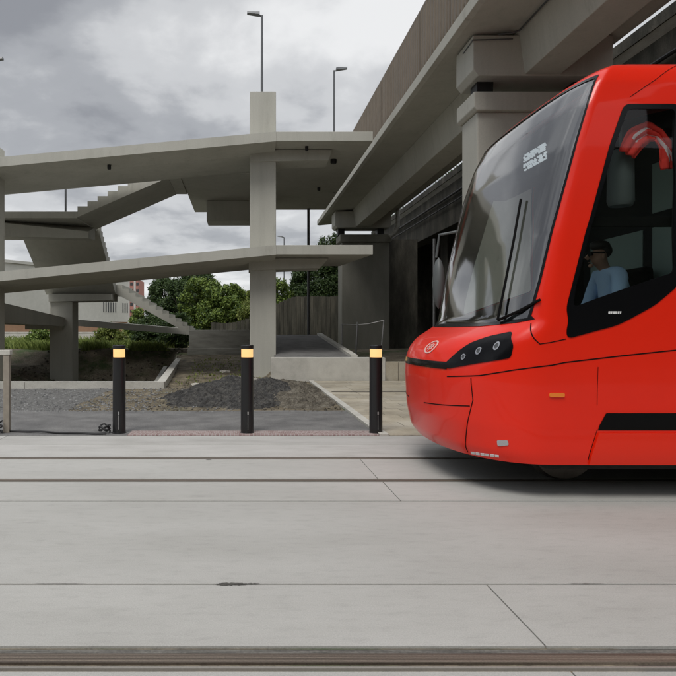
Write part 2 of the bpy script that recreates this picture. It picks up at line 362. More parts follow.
# gravel apron (left) and soil (middle), both sheets a little above the ground
def fade(x0, x1, y0, y1, w):
    return lambda X, Y: -.06 * (1 - sstep(0, w, X - x0 + .2 * vnoise(X, Y, 3, 5)) * sstep(0, w, x1 - X + .2 * vnoise(X, Y, 3, 6)) * sstep(-.01, .02, y1 - Y) * sstep(-.01, .02, Y - y0))
tag(grid_sheet('gravel_ground', -16, -1.9, 10.6, 14.88, .1, .010, M['gravel'], fn=fade(-20, -2.3, 10.0, 15, .8)), kind='structure')
tag(grid_sheet('soil_ground', -3.6, 1.8, 10.6, 26.5, .1, .006, M['soil'], fn=lambda X, Y: -.08 * (sstep(0, .15, (-1.9 - (Y - 15) * .07) - X) * sstep(14.8, 14.95, Y)) - .5 * (sstep(.9, 1.0, X) * sstep(17.1, 17.3, Y))), kind='structure')

# asphalt path with slightly wavy back edge
xs_ = np.arange(-30, 1.81, .12); b = MB(); b.prism([(-30, 8.263), (1.80, 8.263)] + [(float(x_), 10.80 + .10 * float(vnoise(np.array([x_]), np.array([0.0]), 3.1, 40)) + .06 * float(vnoise(np.array([x_]), np.array([0.0]), 17, 41))) for x_ in xs_[::-1]], 'z', -.10, .003); tag(b.build('asphalt_path', M['asphalt']), kind='structure')

# track slab: panels with open joints
G = .015
rows = [(-6.0, -2.6, [-4.5, 0.4, 5.6], 'track'), (-2.6, 1.57, [-3.2, 1.30, 6.1], 'track'), (1.76, 2.563, [-4.9, 1.35, 7.3], 'track'), (2.752, 3.434, [-6.2, 1.346, 8.4], 'track'),
        (3.434, 5.10, [-3.6, 4.7], 'track'), (5.10, 5.753, [1.30, 5.1], 'track'), (5.866, 6.753, [-5.2, 1.28, 7.5], 'track'), (6.866, 7.62, [-4.4, 3.35, 9.6], 'track2'), (7.62, 8.26, [-3.1, 5.15], 'track2')]
b = MB(); b2 = MB()
for y0, y1, js, mm in rows:
    xs = [-40] + js + [40]
    for xa, xb in zip(xs, xs[1:]):
        g = .019 if y0 < 7.6 else .003
        (b if mm == 'track' else b2).box(xa + .004, xb - .004, y0 + g / 2, y1 - g / 2, -.2, 0.0, .002)
tag(b.build('track_slab', M['track']), kind='structure')
tag(b2.build('edge_slab', M['track2']), kind='structure')
b = MB(); b.box(-40, 40, -6, 8.6, -.25, -.014); tag(b.build('slab_joint_bed', M['joint']), kind='structure')
# ragged dirt-filled spall on the joint
sp = []
b = MB()
rs = random.Random(3)
for (cx, cy, L, W) in ((-.06, 3.428, .085, .015), (.05, 3.432, .05, .007), (-.36, 6.722, .03, .010), (1.9, 3.434, .10, .003), (-1.0, 3.434, .14, .003)):
    k = 44; ring = []
    for i in range(k):
        a = 2 * PI * i / k; q = 1 + .9 * (rs.random() - .5)
        ring.append(b.bm.verts.new((cx + math.cos(a) * L * (1 + .2 * (rs.random() - .5)), cy + math.sin(a) * W * q, .0035)))
    b.bm.faces.new(ring)
tag(b.build('joint_chips', M['joint']), kind='structure')

# embedded grooved rails (one each)
def rail(name, yc, label, k=.6):
    r = empty(name, (0, yc, 0), label, 'rail', 'tram rails set in the concrete')
    b = local(); b.box(-40, 40, k * -.034, k * .043, -.15, .001, .004); b.build('rail_head', M['rail'], r)
    b = local(); b.box(-40, 40, k * -.0625, k * -.035, -.17, -.055); b.build('groove', M['groove'], r)
    b = local(); b.box(-40, 40, k * -.077, k * -.063, -.15, .001, .002); b.build('guard_lip', M['railtop'], r)
    b = local(); b.box(-40, 40, k * .0445, k * .088, -.15, -.006, .003); b.box(-40, 40, k * -.0935, k * -.0785, -.15, -.014, .002); b.build('rubber_strip', M['rubber'], r)
    return r
rail('tram_rail', 2.657, 'brown grooved tram rail nearest the viewer in the foreground concrete', 1)
rail('tram_rail', 5.812, 'thin dark tram rail in the concrete, second behind the foreground rail')
rail('tram_rail', 6.812, 'dark tram rail in the concrete closest to the black bollards')
rail('tram_rail', 1.667, 'tram rail just outside the bottom edge of the picture')

# tactile strip of small red and pale setts
tr = empty('tactile_strip', (0, 8.5, 0), 'narrow strip of red and pale setts along the bollards', 'paving strip')
mt, n_, l_, b_ = newmat('tactile_setts')
g_ = n_.new('ShaderNodeNewGeometry'); bk = n_.new('ShaderNodeTexBrick'); l_.new(g_.outputs['Position'], bk.inputs['Vector'])
bk.inputs['Scale'].default_value = 1; bk.inputs['Brick Width'].default_value = .05; bk.inputs['Row Height'].default_value = .05; bk.inputs['Mortar Size'].default_value = .006
bk.inputs['Color1'].default_value = (.20, .105, .10, 1); bk.inputs['Color2'].default_value = (.36, .27, .26, 1); bk.inputs['Mortar'].default_value = (.36, .34, .32, 1); bk.inputs['Bias'].default_value = -.1
l_.new(bk.outputs[0], b_.inputs['Base Color']); b_.inputs['Roughness'].default_value = .9
b = MB(); b.box(-1.52, 1.82, 8.262, 8.62, -.02, .008, .003); b.build('sett_strip', mt, tr)

# paving right of the asphalt
b = MB(); rs = random.Random(9); y = 8.265; j = 0
while y < 17.1:
    dy = .40 if y < 14 else .6; x = 1.96 + (.2 if j % 2 else 0); xprev = 1.96
    b0 = xprev
    while b0 < 12:
        w = rs.choice([.4, .6, .6, .8]); e1 = min(12, b0 + w)
        b.box(b0 + .004, e1 - .004, y + .004, min(17.1, y + dy) - .004, -.08, .004 + rs.random() * .004, .003); b0 = e1
    y += dy; j += 1
tag(b.build('stone_pavement', M['paver']), kind='structure')
b = MB(); b.box(1.83, 1.95, 8.27, 17.1, -.1, .022, .006); tag(b.build('paving_edge_kerb', M['pale']), kind='structure')
b = MB(); b.box(2.02, 12, 14.0, 14.06, .0, .014); tag(b.build('drain_channel', M['joint']), kind='structure')

# kerb round the pit
def kerb_seg(b, p, q, w, z0a, z0b, h):
    d = Vector((q[0] - p[0], q[1] - p[1], 0)); n = Vector((-d.y, d.x, 0)).normalized() * w / 2
    P = [Vector((p[0], p[1], 0)), Vector((q[0], q[1], 0))]
    b.hexa([P[0] - n + Vector((0, 0, z0a - .5)), P[1] - n + Vector((0, 0, z0b - .5)), P[1] + n + Vector((0, 0, z0b - .5)), P[0] + n + Vector((0, 0, z0a - .5)),
            P[0] - n + Vector((0, 0, z0a + h)), P[1] - n + Vector((0, 0, z0b + h)), P[1] + n + Vector((0, 0, z0b + h)), P[0] + n + Vector((0, 0, z0a + h))])
k = empty('pit_kerb', (-1.9, 15, 0), 'pale low concrete kerb edging the sunken dark pit under the stairs', 'kerb')
for a, c in ((-14, -9.1), (-9.09, -5.2), (-5.19, -1.86)):
    b = MB(); kerb_seg(b, (a, 14.99), (c, 14.99), .2, 0, 0, .16); b.build('kerb_stone', M['pale'], k)
b = MB(); kerb_seg(b, (-1.95, 15.1), (-2.62, 26.2), .2, 0, .12, .16); b.build('kerb_stone', M['pale'], k)
b = MB(); kerb_seg(b, (-2.35, 16.2), (-2.95, 24), .14, -.25, -.1, .1); b.build('inner_ledge', M['raw'], k)

# ------------------------------------------------------------------ heap, stones, grass
def pile(name, x0, x1, y0, y1, hfun, mat, st=.06):
    xs = np.arange(x0, x1 + st / 2, st); ys = np.arange(y0, y1 + st / 2, st); X, Y = np.meshgrid(xs, ys)
    H = hfun(X, Y); rs_ = np.random.RandomState(5); H = H + rs_.rand(*H.shape) ** 2 * .06 * (H > .01)
    Z = height(X, Y) + H - .02
    V = np.stack([X.ravel(), Y.ravel(), Z.ravel()], 1).tolist(); kk = len(xs)
    Fc = [(j * kk + i, j * kk + i + 1, (j + 1) * kk + i + 1, (j + 1) * kk + i) for j in range(len(ys) - 1) for i in range(kk - 1)]
    return mesh_obj(name, V, Fc, mat, smooth=False)
def bumpf(X, Y, cx, cy, rx, ry, h):
    r = np.sqrt(((X - cx) / rx) ** 2 + ((Y - cy) / ry) ** 2) + .16 * vnoise(X, Y, 4, 8) + .05 * vnoise(X, Y, 13, 9)
    return h * np.clip(1 - r, 0, 1) ** 1.1
tag(pile('gravel_pile', -1.9, 1.6, 10.8, 16.6, lambda X, Y: .95 * np.maximum.reduce([bumpf(X, Y, -.22, 14.0, 1.05, 2.3, .40), bumpf(X, Y, .62, 14.2, .95, 2.2, .33), bumpf(X, Y, -.75, 13.0, .95, 1.9, .26), bumpf(X, Y, .1, 12.4, .9, 1.5, .20)]), M['heap'], .045),
    'spread heap of dark crushed asphalt on the dirt behind the middle bollard', 'gravel heap')
tag(pile('soil_pile', .3, 1.78, 10.85, 16.4, lambda X, Y: np.maximum(bumpf(X, Y, 1.1, 14.6, .8, 2.3, .24), bumpf(X, Y, 1.1, 12.6, .8, 1.8, .18)), M['heap2']),
    'low brown heap of soil and rubble beside the stone pavement', 'soil heap')
def stones(name, n, region, smin, smax, mat, label, cat, seed, extra=0.0):
    rs_ = np.random.RandomState(seed); V = []; Fc = []
    ico = [(0, 0, 1), (.9, 0, .1), (.28, .85, .1), (-.72, .53, .15), (-.72, -.53, .05), (.28, -.85, .12), (0, 0, -.8)]
    icf = [(0, 1, 2), (0, 2, 3), (0, 3, 4), (0, 4, 5), (0, 5, 1), (6, 2, 1), (6, 3, 2), (6, 4, 3), (6, 5, 4), (6, 1, 5)]
    for i in range(n):
        x, y = region(rs_); s = smin + (smax - smin) * rs_.rand() ** 3
        z = float(height(np.array([x]), np.array([y]))[0]) + s * .35 + extra
        a = rs_.rand() * 6.28; ca, sa = math.cos(a), math.sin(a); q = rs_.uniform(.6, 1.2, 3); k0 = len(V)
        for p in ico:
            jx, jy, jz = [p[t] * q[t] * s * rs_.uniform(.8, 1.2) for t in range(3)]
            V.append((x + jx * ca - jy * sa, y + jx * sa + jy * ca, z + jz * .8))
        Fc += [tuple(k0 + t for t in f) for f in icf]
    o = mesh_obj(name, V, Fc, mat); tag(o, label, cat, kind='stuff'); return o
stones('gravel_stones', 5200, lambda r: (r.uniform(-6, -1.6) if r.rand() < .9 else r.uniform(-1.6, .2), (10.6 + 4.25 * r.rand() ** 1.3)), .008, .035, M['pebble'], 'grey loose stones scattered behind the asphalt path', 'gravel', 1)
stones('dirt_clods', 2600, lambda r: (r.uniform(-1.9, 1.75), r.uniform(10.65, 17.0)), .008, .04, M['heap2'], 'brown clods and pebbles around the dark heap', 'clods', 2)
stones('rubble_stones', 120, lambda r: (r.normal(.1, .3), r.normal(17.2, .25)), .03, .09, M['stone'], 'pale broken rubble at the foot of the tall front column', 'rubble', 3)
stones('pit_stones', 1500, lambda r: (r.uniform(-9.5, -2.6), r.uniform(24, 31.2)), .02, .09, M['heap2'], 'dark clods on the earth bank of the pit', 'clods', 4)
for i, (x, y, s, lb) in enumerate([(1.0, 12.3, .09, 'pale flat stone lying low in the brown soil near the asphalt'), (.72, 12.5, .06, 'small pale stone left of the paving edge kerb on brown soil'), (-1.15, 15.6, .16, 'pale flat slab fragment on the dirt beside the pit kerb corner'), (-.55, 19.6, .18, 'pale stone chip on the dirt in front of the stair block'), (.92, 13.6, .07, 'small whitish stone halfway up the brown soil heap')]):
    b = MB(); b.ball((x, y, float(height(np.array([x]), np.array([y]))[0]) + (.06 if i != 2 and i != 3 else .03)), s, 1.2, .8, .35, 1)
    tag(b.build('loose_stone', M['stone']), lb, 'stone', 'loose stones on the dirt')
def blades(name, pts, hmin, hmax, mat, label, seed, cat='grass'):
    rs_ = np.random.RandomState(seed); V = []; Fc = []
    for (x, y, z) in pts:
        h = rs_.uniform(hmin, hmax); a = rs_.rand() * 6.28; w = .018 + .02 * rs_.rand(); lx, ly = rs_.normal(0, .35, 2) * h; k0 = len(V)
        V += [(x - w * math.cos(a), y - w * math.sin(a), z), (x + w * math.cos(a), y + w * math.sin(a), z), (x + lx * .4 + w * .7, y + ly * .4, z + h * .6), (x + lx, y + ly, z + h)]
        Fc += [(k0, k0 + 1, k0 + 2), (k0, k0 + 2, k0 + 3)]
    return tag(mesh_obj(name, V, Fc, mat), label, cat, kind='stuff')
rs_ = np.random.RandomState(11)
def hz(x, y): return float(height(np.array([float(x)]), np.array([float(y)]))[0])
P = [(x, y) for x, y in zip(rs_.uniform(-17, -3.0, 26000), 31.0 + 12 * rs_.rand(26000) ** 1.5) if float(vnoise(np.array([x]), np.array([y]), 2.4, 50)[0]) > -.12 + .2 * rs_.rand()]
HH = height(np.array([p[0] for p in P]), np.array([p[1] for p in P]))
blades('grass_verge', [(p[0], p[1], h - .02) for p, h in zip(P, HH)], .08, .50, M['grass'], 'strip of bright uncut grass on the far bank of the pit', 5)
P = [(x, y) for x, y in zip(rs_.normal(-1.0, .8, 500), rs_.uniform(15.5, 25, 500))]
blades('weeds', [(p[0], p[1], hz(*p) - .01) for p in P if p[0] > -1.8 and p[0] < .8], .03, .10, M['leafy'], 'thin weeds on the dirt slope before the stair block', 6, 'weeds')

# ------------------------------------------------------------------ concrete ramps
YF, YB = 17.5, 20.7
def ztop(z, x, sl): return z if x >= .96 else z + (x - .96) * sl
def ramp(name, zt, sl, label, back, right_taper):
    r = empty(name, (0, YF, zt), label, 'ramp'); th = .27
    # sloping deck: chamfered edge section extruded along X
    b = MB()
    for xa, xb in ((-13, -2.081), (-2.08, .96)):
        za, zb = ztop(zt, xa, sl), ztop(zt, xb, sl)
        sec = [(YF, 0), (YF, -th), (YF + .9, -th - .10), (YB - .5, -th - .10), (YB, -th), (YB, 0)]
        A = [b.bm.verts.new((xa, y, za + z)) for y, z in sec]; B = [b.bm.verts.new((xb, y, zb + z)) for y, z in sec]
        b.bm.faces.new(A); b.bm.faces.new(B[::-1])
        for i in range(6): b.bm.faces.new([A[i], B[i], B[(i + 1) % 6], A[(i + 1) % 6]])
    b.build('sloping_deck', M['conc'], r)
    b = MB(); b.prism([(.961, YF), (3.68, YF), (3.68 if not right_taper else 3.25, YB if right_taper else back), (.961, YB if right_taper else back)], 'z', zt - th, zt, .012); b.build('landing_slab', M['conc'], r)
    return r
up = ramp('upper_ramp', 6.976, .0925 * YF / YF, 'upper long sloping concrete ramp with landing, passing high across the picture', 27.5, False)
lo = ramp('lower_ramp', 3.788, .096, 'lower long sloping concrete ramp crossing in front of the stairs at mid height', 20.7, True)
# deep back part of the upper landing
b = MB(); b.box(-2.08, .958, 20.703, 27.5, 6.60, 6.95, .012); b.build('landing_slab', M['conc'], up)
b = MB(); b.prism([(.25, 6.69), (.25, 6.33), (2.55, 6.38), (2.65, 6.69)], 'y', 18.25, 19.1, .015); b.build('crossbeam', M['conc'], up)
b = MB(); b.box(-1.42, 1.0, 25.0, 26.2, 5.78, 6.59, .02); b.build('crossbeam', M['conc'], up)
b = MB(); b.prism([(.2, 3.505), (.2, 3.14), (2.3, 3.22), (2.55, 3.505)], 'y', 18.25, 19.1, .015); b.build('crossbeam', M['conc'], lo)
# columns
def column(x0, x1, y0, y1, z0, z1, label, h=None):
    o = empty('support_column', ((x0 + x1) / 2, (y0 + y1) / 2, z0), label, 'column', 'concrete columns of the ramps and stairs')
    b = MB(); b.box(x0, x1, y0, y1, z0, z1, .025); b.build('shaft', M['conc'], o); return o
column(.235, 1.0, 18.3, 19.05, -.1, 8.41, 'tall pale front column rising through both ramps behind the middle bollard')
column(-7.85, -7.08, 17.9, 18.6, -.1, 6.75, 'tall column cut by the left edge of the picture')
# soffit lamps (small dark spots)
def spot(x, y, z, r, lb):
    b = MB(); b.lathe([(r, z), (r, z - .10), (r * .8, z - .13)], x, y, 16); o = b.build('spotlight', M['dark'], None, True)
    tag(o, lb, 'spotlight', 'dark spotlights under the upper ramp')
spot(1.87, 18.0, 6.71, .05, 'small dark spotlight under the upper landing just right of the column')
spot(2.85, 19.4, 6.71, .10, 'largest round spotlight under the upper landing near its right end')
spot(2.86, 23.2, 6.71, .06, 'dark spotlight farthest back under the upper landing')
spot(-3.86, 18.1, 6.19, .055, 'single small spotlight under the left part of the upper ramp')

# ------------------------------------------------------------------ staircase
st = empty('concrete_staircase', (-5.5, 24, 0), 'pale concrete switchback staircase with three flights left behind the ramps', 'staircase')
def flight(x0, z0, x1, z1, y0, y1, n, th, parent, name='flight'):
    """rises from (x0,z0) to (x1,z1) along X"""
    pts = []; dx = (x1 - x0) / n; dz = (z1 - z0) / n
    for i in range(n): pts += [(x0 + dx * i, z0 + dz * i), (x0 + dx * i, z0 + dz * (i + 1))]
    pts += [(x1, z1), (x1, z1 - th * 1.25), (x0, z0 - th * .6)]
    b = MB(); b.prism(pts, 'y', y0, y1); return b.build(name, M['conc'], parent)
zl = 5.41
flight(-5.56, zl, -2.50, 6.95, 21.05, 23.7, 9, .32, st)
b = MB(); b.box(-2.499, -2.081, 21.05, 23.7, 6.56, 6.95, .01); b.build('landing', M['conc'], st)
b = MB(); b.box(-9.6, -5.561, 21.05, 23.9, zl - .23, zl, .01); b.build('landing', M['conc'], st)
# wedge beam under the landing
b = MB(); b.hexa([(-9.6, 21.0, 4.60), (-5.4, 21.9, 4.62), (-5.4, 22.9, 4.70), (-9.6, 23.2, 4.75), (-9.6, 21.0, 5.17), (-5.4, 21.9, 4.86), (-5.4, 22.9, 5.17), (-9.6, 23.2, 5.17)]); b.build('edge_beam', M['conc'], st)
# second flight descends away from the viewer
n = 12; y0, z0, y1, z1 = 23.9, 5.41, 26.9, 3.35; pts = []
dy = (y1 - y0) / n; dz = (z0 - z1) / n
for i in range(n): pts += [(y0 + dy * i, z0 - dz * i), (y0 + dy * (i + 1), z0 - dz * i)]
pts += [(y1, z1), (y1, z1 - .42), (y0, z0 - .40)]
b = MB(); b.prism(pts, 'x', -8.45, -5.45); b.build('flight', M['conc'], st)
b = MB(); b.box(-8.45, -5.47, 26.901, 29.6, 2.98, 3.35, .01); b.build('landing', M['conc'], st)
b = MB(); b.hexa([(-8.2, 26.4, 2.60), (-5.55, 26.4, 2.66), (-5.55, 27.8, 2.66), (-8.2, 27.8, 2.60), (-8.2, 26.4, 2.93), (-5.55, 26.4, 2.93), (-5.55, 27.8, 2.979), (-8.2, 27.8, 2.979)]); b.build('crossbeam', M['conc'], st)
# third flight down to the right, ends on the block
flight(-2.28, 1.40, -5.469, 3.35, 26.95, 29.4, 11, .30, st)
b = MB(); b.box(-2.279, .62, 26.8, 29.6, .12, 1.40, .015); b.build('base_block', M['raw'], st)
b = MB(); b.box(-2.33, .64, 26.72, 29.6, -.4, .62, .015); b.build('footing', M['raw'], st)
column(-8.2, -7.22, 26.55, 27.5, -1.1, 2.61, 'short column standing in the pit under the lowest stair landing')
column(-8.9, -8.2, 22.2, 22.95, -1.1, 4.6, 'column partly cut at the left edge under the middle landing') if False else None
# lowest ramp behind
lr = empty('back_ramp', (-5, 29, 1.4), 'thin lowest concrete ramp behind the short column, sinking to the stair block', 'ramp')
b = MB(); b.hexa([(-8.8, 29.8, 1.66), (-2.4, 29.8, 1.16), (-2.4, 32, 1.16), (-8.8, 32, 1.66), (-8.8, 29.8, 1.98), (-2.4, 29.8, 1.44), (-2.4, 32, 1.44), (-8.8, 32, 1.98)]); b.build('sloping_deck', M['conc'], lr)
b = MB(); b.hexa([(-9.0, 20.2, 1.70), (-7.5, 26.3, 1.55), (-8.81, 32, 1.66), (-13, 27, 1.72), (-9.0, 20.2, 2.58), (-7.5, 26.3, 1.93), (-8.81, 32, 1.98), (-13, 27, 2.5)]); b.build('turning_slab', M['conc'], lr)
b = MB(); b.box(-9.2, -7.62, 26.4, 28.5, 1.42, 1.60, .01); b.build('crossbeam', M['conc'], lr)
# slim posts between the levels
tag(MB().tube([(-6.03, 21.3, 5.4), (-6.03, 21.3, 6.25)], .035, 10).build('steel_post', M['lampmetal']), 'thin dark post standing on the stair landing under the upper ramp', 'post', 'thin posts between levels')
tag(MB().tube([(2.9, 27.2, 1.0), (2.9, 27.2, 6.98)], .06, 10).build('steel_post', M['lampmetal']), 'thin dark post seen against sky between the two landings', 'post', 'thin posts between levels')

# ------------------------------------------------------------------ viaduct on the right
vd = empty('viaduct', (5.8, 12, 7), 'pale concrete viaduct overhead at right with bronze slatted parapet', 'viaduct')
Y0, Y1 = -4.0, 34.0
b = MB(); b.prism([(4.10, 7.35), (4.10, 7.12), (4.22, 7.10), (5.2, 7.19), (6.4, 7.19), (7.33, 7.10), (7.45, 7.12), (7.45, 7.35)], 'y', Y0, Y1, .01); b.build('deck', M['conc'], vd)
b = MB(); b.prism([(5.33, 7.188), (5.45, 6.33), (6.14, 6.33), (6.27, 7.188)], 'y', Y0, 30.6, .02); b.build('girder', M['conc'], vd)
for (ya, yb) in ((12.0, 12.95), (29.8, 30.9)):
    b = MB(); b.prism([(4.45, 7.08), (4.45, 6.42), (4.55, 6.30), (7.05, 6.30), (7.15, 6.42), (7.15, 7.08)], 'y', ya, yb, .02); b.build('end_block', M['conc'], vd)
    for xx in (4.8, 6.7):
        b = MB(); b.box(xx - .16, xx + .16, ya + .3, yb - .3, 5.99, 6.31); b.build('bearing', M['dark'], vd)
for side_x, nm in ((4.16, 0), (7.38, 1)):
    Y1 = 24.9 if nm == 0 else 34.0
    rl = MB(); rl.box(side_x - .03, side_x + .03, Y0, Y1, 8.76, 8.82); rl.box(side_x - .02, side_x + .02, Y0, Y1, 7.44, 7.48)
    rail_o = rl.build('parapet_rail', M['slat'], vd)
    b = MB(); y = Y0 + .02
    while y < Y1: b.box(side_x - .06, side_x + .03, y, y + .06, 7.352, 8.758); y += .19
    b.build('slats', M['slat'], rail_o)
    for y in np.arange(Y0 + .3, Y1, 2.0):
        b = MB(); b.box(side_x + .032, side_x + .09, y, y + .06, 7.352, 8.75); b.build('post', M['dark'], rail_o)
tag(MB().tube([(4.9, 11.9, 7.05), (5.15, 11.9, 7.07), (5.28, 11.85, 7.1), (5.29, 6, 7.13)], .018, 8).build('conduit_pipe', M['lampmetal'], vd))
b = MB(); b.tube([(4.44, 12.5, 6.95), (4.43, 11.97, 6.97), (5.2, 11.96, 6.99)], .012, 6); b.build('conduit_pipe', M['lampmetal'], vd)
def pier(y0, y1, z0, label, ztopc=5.985, x0=4.50, mt='conc'):
    o = empty('viaduct_pier', (5.8, (y0 + y1) / 2, z0), label, 'pier', 'piers of the pale viaduct')
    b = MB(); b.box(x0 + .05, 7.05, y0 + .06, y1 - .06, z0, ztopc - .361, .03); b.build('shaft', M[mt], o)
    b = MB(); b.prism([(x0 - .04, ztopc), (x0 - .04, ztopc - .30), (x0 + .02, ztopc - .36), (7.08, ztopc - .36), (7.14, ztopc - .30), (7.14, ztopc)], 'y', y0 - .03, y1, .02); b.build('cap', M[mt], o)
    return o
pier(12.0, 12.95, -.1, 'near viaduct pier with wide cap, half hidden behind the red tram')
pier(29.7, 31.0, .2, 'far viaduct pier, plain and shaded, behind the leaning metal railing', 5.96, 4.72, 'conc_shade')

# old dark viaduct beyond
ov = empty('old_viaduct', (11, 20, 0), 'old dark stained concrete viaduct beyond the pale one', 'viaduct')
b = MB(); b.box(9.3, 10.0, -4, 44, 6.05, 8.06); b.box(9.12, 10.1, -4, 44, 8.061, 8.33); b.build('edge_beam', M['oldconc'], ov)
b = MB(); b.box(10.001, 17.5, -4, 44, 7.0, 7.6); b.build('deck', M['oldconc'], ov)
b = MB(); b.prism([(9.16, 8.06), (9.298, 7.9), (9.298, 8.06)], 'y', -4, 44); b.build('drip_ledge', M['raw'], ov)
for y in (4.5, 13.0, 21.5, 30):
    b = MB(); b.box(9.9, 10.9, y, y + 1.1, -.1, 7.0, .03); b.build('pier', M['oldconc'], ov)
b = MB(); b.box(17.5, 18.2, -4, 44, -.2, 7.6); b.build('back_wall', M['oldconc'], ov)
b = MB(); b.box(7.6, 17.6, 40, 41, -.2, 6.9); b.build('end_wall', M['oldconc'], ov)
b = MB(); b.tube([(9.22, -4, 7.35), (9.22, 44, 7.35)], .05, 8); b.tube([(9.22, -4, 7.0), (9.22, 44, 7.0)], .03, 8); b.build('service_pipe', M['dark'], ov)
b = MB(); b.tube([(6.95, 29.3, 5.80), (7.2, 29.3, 6.0), (7.33, 29.3, 6.3), (7.33, 29.3, 7.09)], .10, 10); b.build('drain_pipe', M['raw'], vd, True)
rs_ = np.random.RandomState(31)
blades('weeds', [(x_, y_, 8.30) for x_, y_ in zip(rs_.uniform(9.12, 9.5, 2600), rs_.uniform(4, 40, 2600)) if vnoise(np.array([x_ * 3]), np.array([y_]), 1.1, 3)[0] > .0], .04, .22, M['leafd'], 'dark weeds fringing the top edge of the old viaduct', 32, 'weeds')
# dark screen wall between far pier and old viaduct, green door, pole
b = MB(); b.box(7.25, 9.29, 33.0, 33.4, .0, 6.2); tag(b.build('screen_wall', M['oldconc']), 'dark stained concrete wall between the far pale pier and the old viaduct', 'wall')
b = MB(); b.tube([(8.02, 26, .25), (8.02, 26, 5.2)], .055, 10); tag(b.build('utility_pole', M['galv']), 'slim pale pole under the bridges left of the tram nose', 'pole')

# ------------------------------------------------------------------ access ramp, low wall, railing
ar = empty('access_ramp', (2, 17.3, 0), 'pale low concrete ramp with dark top behind the right bollard', 'ramp')
b = MB(); b.box(.80, 3.95, 17.15, 17.45, -.15, .64, .015); b.build('front_wall', M['pale'], ar)
b = MB(); b.hexa([(.95, 17.451, -.1), (3.25, 17.451, -.1), (3.25, 25.5, -.1), (.95, 25.5, -.1), (.95, 17.451, .62), (3.25, 17.451, .62), (3.25, 25.5, 1.2), (.95, 25.5, 1.2)]); b.build('ramp_surface', M['asphalt'], ar)
b = MB(); b.hexa([(3.06, 17.452, .4), (3.24, 17.452, .4), (3.24, 25.4, .9), (3.06, 25.4, .9), (3.06, 17.452, .70), (3.24, 17.452, .70), (3.24, 25.4, 1.28), (3.06, 25.4, 1.28)]); b.build('kerb', M['pale'], ar)
rs = random.Random(2)
fw = empty('panel_wall', (5, 17.2, 0), 'low wall of upright beige concrete panels right of the access ramp', 'wall')
x = 3.96
while x < 9:
    w = .36; b = MB(); b.box(x, x + w - .012, 17.18, 17.4, -.1, .50 + .02 * rs.random(), .008); b.build('panel', M['paver'], fw); x += w
b = MB(); b.box(3.26, 12, 17.45, 29, -.2, .33); tag(b.build('yard_surface', M['soil']), kind='structure')
rr = empty('metal_railing', (3.6, 21, .4), 'thin galvanised temporary railing leaning beside the access ramp', 'railing')
b = MB(); b.tube([pt(341, 324.5, 21), pt(355, 325, 21), pt(368, 324, 21), pt(383.5, 320.5, 21)], .018, 8); b.build('top_rail', M['galv'], rr)
b = MB(); b.tube([pt(357.5, 322, 21), (pt(355.5, 358, 21)[0], 21, .30)], .03, 8); b.build('rail_post', M['galv'], rr)
b = MB(); b.tube([pt(384, 320, 21), (pt(380, 358, 21)[0], 21, .30)], .024, 8); b.build('rail_post', M['galv'], rr)
b = MB(); b.tube([pt(342, 324, 21), (pt(342, 358, 21)[0], 21, .30)], .02, 8); b.build('rail_post', M['galv'], rr)
# board-marked retaining wall behind
rw = MB(); x = -1.6; rs = random.Random(8)
while x < 5.4:
    zt = 1.75 + 1.35 * float(sstep(-.8, 3.0, np.array(x))) ; w = .22
    rw.box(x, x + w - .012, 32 + rs.random() * .05, 32.5, .2, zt + rs.random() * .05); x += w
tag(rw.build('retaining_wall', M['board']), 'dark streaked wall of vertical board marks behind the access ramp', 'wall')

# ------------------------------------------------------------------ background buildings
wh = empty('warehouse', (-20, 55, 0), 'long pale warehouse with small slot windows seen under the ramps', 'building')
A = Vector((-44, 40, 0)); B = Vector((-14.2, 78, 0)); d = (B - A).normalized(); nrm = Vector((-d.y, d.x, 0)) # into the building
def wall_box(mb, t0, t1, n0, n1, z0, z1):
    p = [A + d * t + nrm * n for t, n in ((t0, n0), (t1, n0), (t1, n1), (t0, n1))]
    mb.hexa([q + Vector((0, 0, z0)) for q in p] + [q + Vector((0, 0, z1)) for q in p])
L = (B - A).length
b = MB(); wall_box(b, -10, L, 0, 20, 2.4, 8.4); b.build('wall', M['bwhite'], wh)
b = MB(); wall_box(b, -10, L, .15, 20, -.2, 2.398); b.build('plinth', M['borange'], wh)
b = MB(); wall_box(b, -10.3, L + .2, -.2, 20.2, 8.401, 8.7); b.build('roof', M['bwhite'], wh)
def along(px):
    k_ = (px - CX) / F; return (k_ * A.y - A.x) / (d.x - k_ * d.y)
for px in (103.2, 105.6, 108, 110.4, 112.8, 115.2, 122.5, 124.6, 126.7):
    t = along(px); b = MB(); wall_box(b, t, t + (along(px + .9) - t), -.03, .2, 3.55, 4.75); b.build('window', M['win'], wh)
b = MB(); b.box(-30, -4.5, 46, 46.3, .2, 1.18); b.box(-30, -4.5, 45.97, 46.33, 1.181, 1.26); tag(b.build('boundary_wall', M['pale']), 'low pale boundary wall behind the grass verge', 'wall')
ap = empty('apartment_tower', (-47, 260, 0), 'distant red and white apartment tower above the stair flight', 'building')
b = MB(); b.box(-50.5, -43.2, 258, 275, 0, 22.5); b.build('wall', M['bred'], ap)
for i in range(3):
    x = -49.8 + 2.5 * i
    b = MB(); b.box(x, x + .8, 257.8, 257.99, 1, 22.3); b.build('white_band', M['bpanel'], ap)
for i in range(3):
    for j in range(7):
        x = -48.8 + 2.5 * i; z = 3 + j * 2.8
        b = MB(); b.box(x, x + 1.1, 257.9, 257.99, z, z + 1.3); b.build('window', M['win'], ap)

